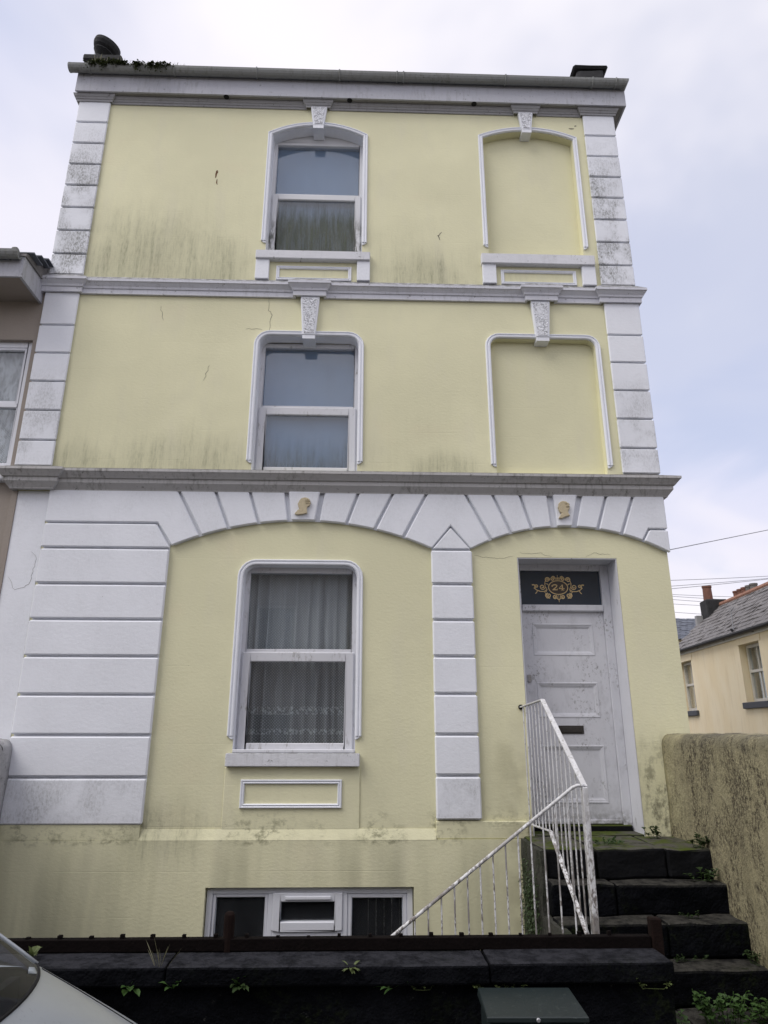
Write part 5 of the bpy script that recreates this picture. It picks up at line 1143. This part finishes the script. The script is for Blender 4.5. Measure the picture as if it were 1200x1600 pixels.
bushy('weed', (1.80, -2.36, 0.69), 40, (0.10, 0.012, 0.06), 0.026, 'leaf_pale', 'tangle of tiny weeds at the wall end beside the brown post', 8, group=G1)
rosette('weed', (-2.05, -2.20, 0.84), 7, 0.14, 0.34, 'leaf_pale', 'two-leaved green weed sprouting at the rusty bar above the car', 9, 1.0, (0, -.3, .8), G1)
rosette('dry_weed', (-1.205, -2.33, 0.80), 9, 0.22, 0.03, 'dry_grass', 'dry grassy stalk growing from the coping joint', 10, 1.3, (0, 0, 1.2), G1, droop=0.05)
G2 = 'weeds on the entrance steps'
bushy('weed', (2.05, -1.90, 0.29), 120, (0.13, 0.10, 0.13), 0.042, 'leaf_green', 'low leafy weed against the wall end at the foot of the steps', 11, group=G2)
bushy('weed', (2.50, -1.80, 0.29), 190, (0.18, 0.09, 0.21), 0.052, 'leaf_green', 'tallest round-leaved weed clump at the foot of the steps', 12, group=G2)
rosette('weed', (2.25, -2.02, 0.29), 16, 0.16, 0.26, 'leaf_pale', 'pale dandelion-like rosette at the foot of the steps', 13, 0.6, None, G2)
bushy('weed', (2.82, -1.74, 0.29), 110, (0.12, 0.07, 0.14), 0.05, 'leaf_green', 'round-leaved weed clump at the foot of the brown stained wall', 14, group=G2)
bushy('weed', (2.93, -0.70, 1.235), 60, (0.07, 0.07, 0.10), 0.045, 'leaf_dark', 'dark leafy weed at the right end of the top landing', 15, group=G2)
bushy('weed', (2.83, -0.18, 1.235), 60, (0.14, 0.05, 0.11), 0.042, 'leaf_dark', 'low weed in the corner right of the door', 16, group=G2)
bushy('weed', (2.88, -0.86, 1.0), 60, (0.12, 0.05, 0.10), 0.045, 'leaf_dark', 'weed at the right end of the second step', 17, group=G2)
bushy('weed', (2.72, -1.06, 0.77), 50, (0.22, 0.03, 0.05), 0.024, 'leaf_dark', 'thin line of tiny weeds on the third step', 18, group=G2)
bushy('weed', (2.55, -1.27, 0.53), 60, (0.30, 0.03, 0.05), 0.022, 'leaf_dark', 'thin line of tiny weeds on the fourth step', 19, group=G2)
bushy('weed', (2.98, -1.35, 0.53), 60, (0.05, 0.10, 0.10), 0.03, 'leaf_dark', 'weed where the fourth step meets the brown stained wall', 20, group=G2)
bushy('weed', (2.20, -0.50, 1.235), 130, (0.14, 0.11, 0.05), 0.026, 'leaf_green', 'grassy tuft on the landing behind the handrail post', 23, group=G2)
def mossy(name, n, fn, mat, label, ls, seed, cat='ivy'):
    r_ = random.Random(seed); mb = MB()
    for i in range(n):
        p, d = fn(r_); leaf(mb, p, d, ls*r_.uniform(.5, 1.3), ls*r_.uniform(.4, .9), .3)
    return tag(mb.build(name, mat), label, cat)
def ivy_fn(r_):
    y_ = r_.triangular(-0.80, -0.02, -0.5); z = r_.triangular(0.35, 1.12, 0.72)
    return (1.525+r_.uniform(-.03, .0), y_, z), (-1, r_.uniform(-1, .6), r_.uniform(-1, .5))
mossy('ivy', 900, ivy_fn, 'leaf_dark', 'dark creeping greenery on the side of the steps below the handrail', 0.026, 31)
# plants growing in the main gutter
def gfn(cl):
    def f_(r_):
        cx, sg, up, dn_ = r_.choice(cl); x = r_.gauss(cx, sg); dn = r_.random() < 0.55
        if dn: return (x, -0.184+r_.uniform(-.095, -.055), 10.685-abs(r_.gauss(0, 0.5))*dn_), (r_.uniform(-1, 1), r_.uniform(-1, .1), r_.uniform(-1, .4))
        return (x, -0.184+r_.uniform(-.05, .05), 10.67+abs(r_.gauss(0, 0.5))*up), (r_.uniform(-1, 1), r_.uniform(-1, .2), r_.uniform(.2, 1.5))
    return f_
mossy('gutter_moss', 700, gfn([(-3.69, .035, .05, .10), (-3.60, .04, .09, .03), (-3.54, .02, .06, .11), (-3.44, .05, .10, .03), (-3.34, .04, .07, .04), (-3.27, .03, .03, .02)]), 'moss', 'thick mossy tuft in the gutter below the round chimney pot', 0.034, 41, 'moss')
mossy('gutter_moss', 240, gfn([(-3.10, .022, .02, .12), (-3.07, .035, .03, .05)]), 'moss', 'small dark moss clump hanging over the gutter, middle of three', 0.032, 42, 'moss')
mossy('gutter_moss', 420, gfn([(-2.93, .025, .02, .11), (-2.87, .03, .03, .08), (-2.79, .03, .04, .11), (-2.72, .03, .02, .05)]), 'moss', 'dark moss clump hanging over the gutter, rightmost of three', 0.033, 43, 'moss')
r_ = random.Random(50); mb = MB()
for i in range(150):
    x = r_.uniform(-3.75, -2.50); h = r_.uniform(.05, .20)*(1.0 if x < -3.2 else .7); leaf(mb, (x, -0.18+r_.uniform(-.05, .03), 10.67), (r_.uniform(-.4, .4), r_.uniform(-.3, .3), 1), h, 0.008, 0.0)
tag(mb.build('gutter_grass', 'dry_grass'), 'thin dry grass blades sprouting along the left end of the gutter', 'grass')
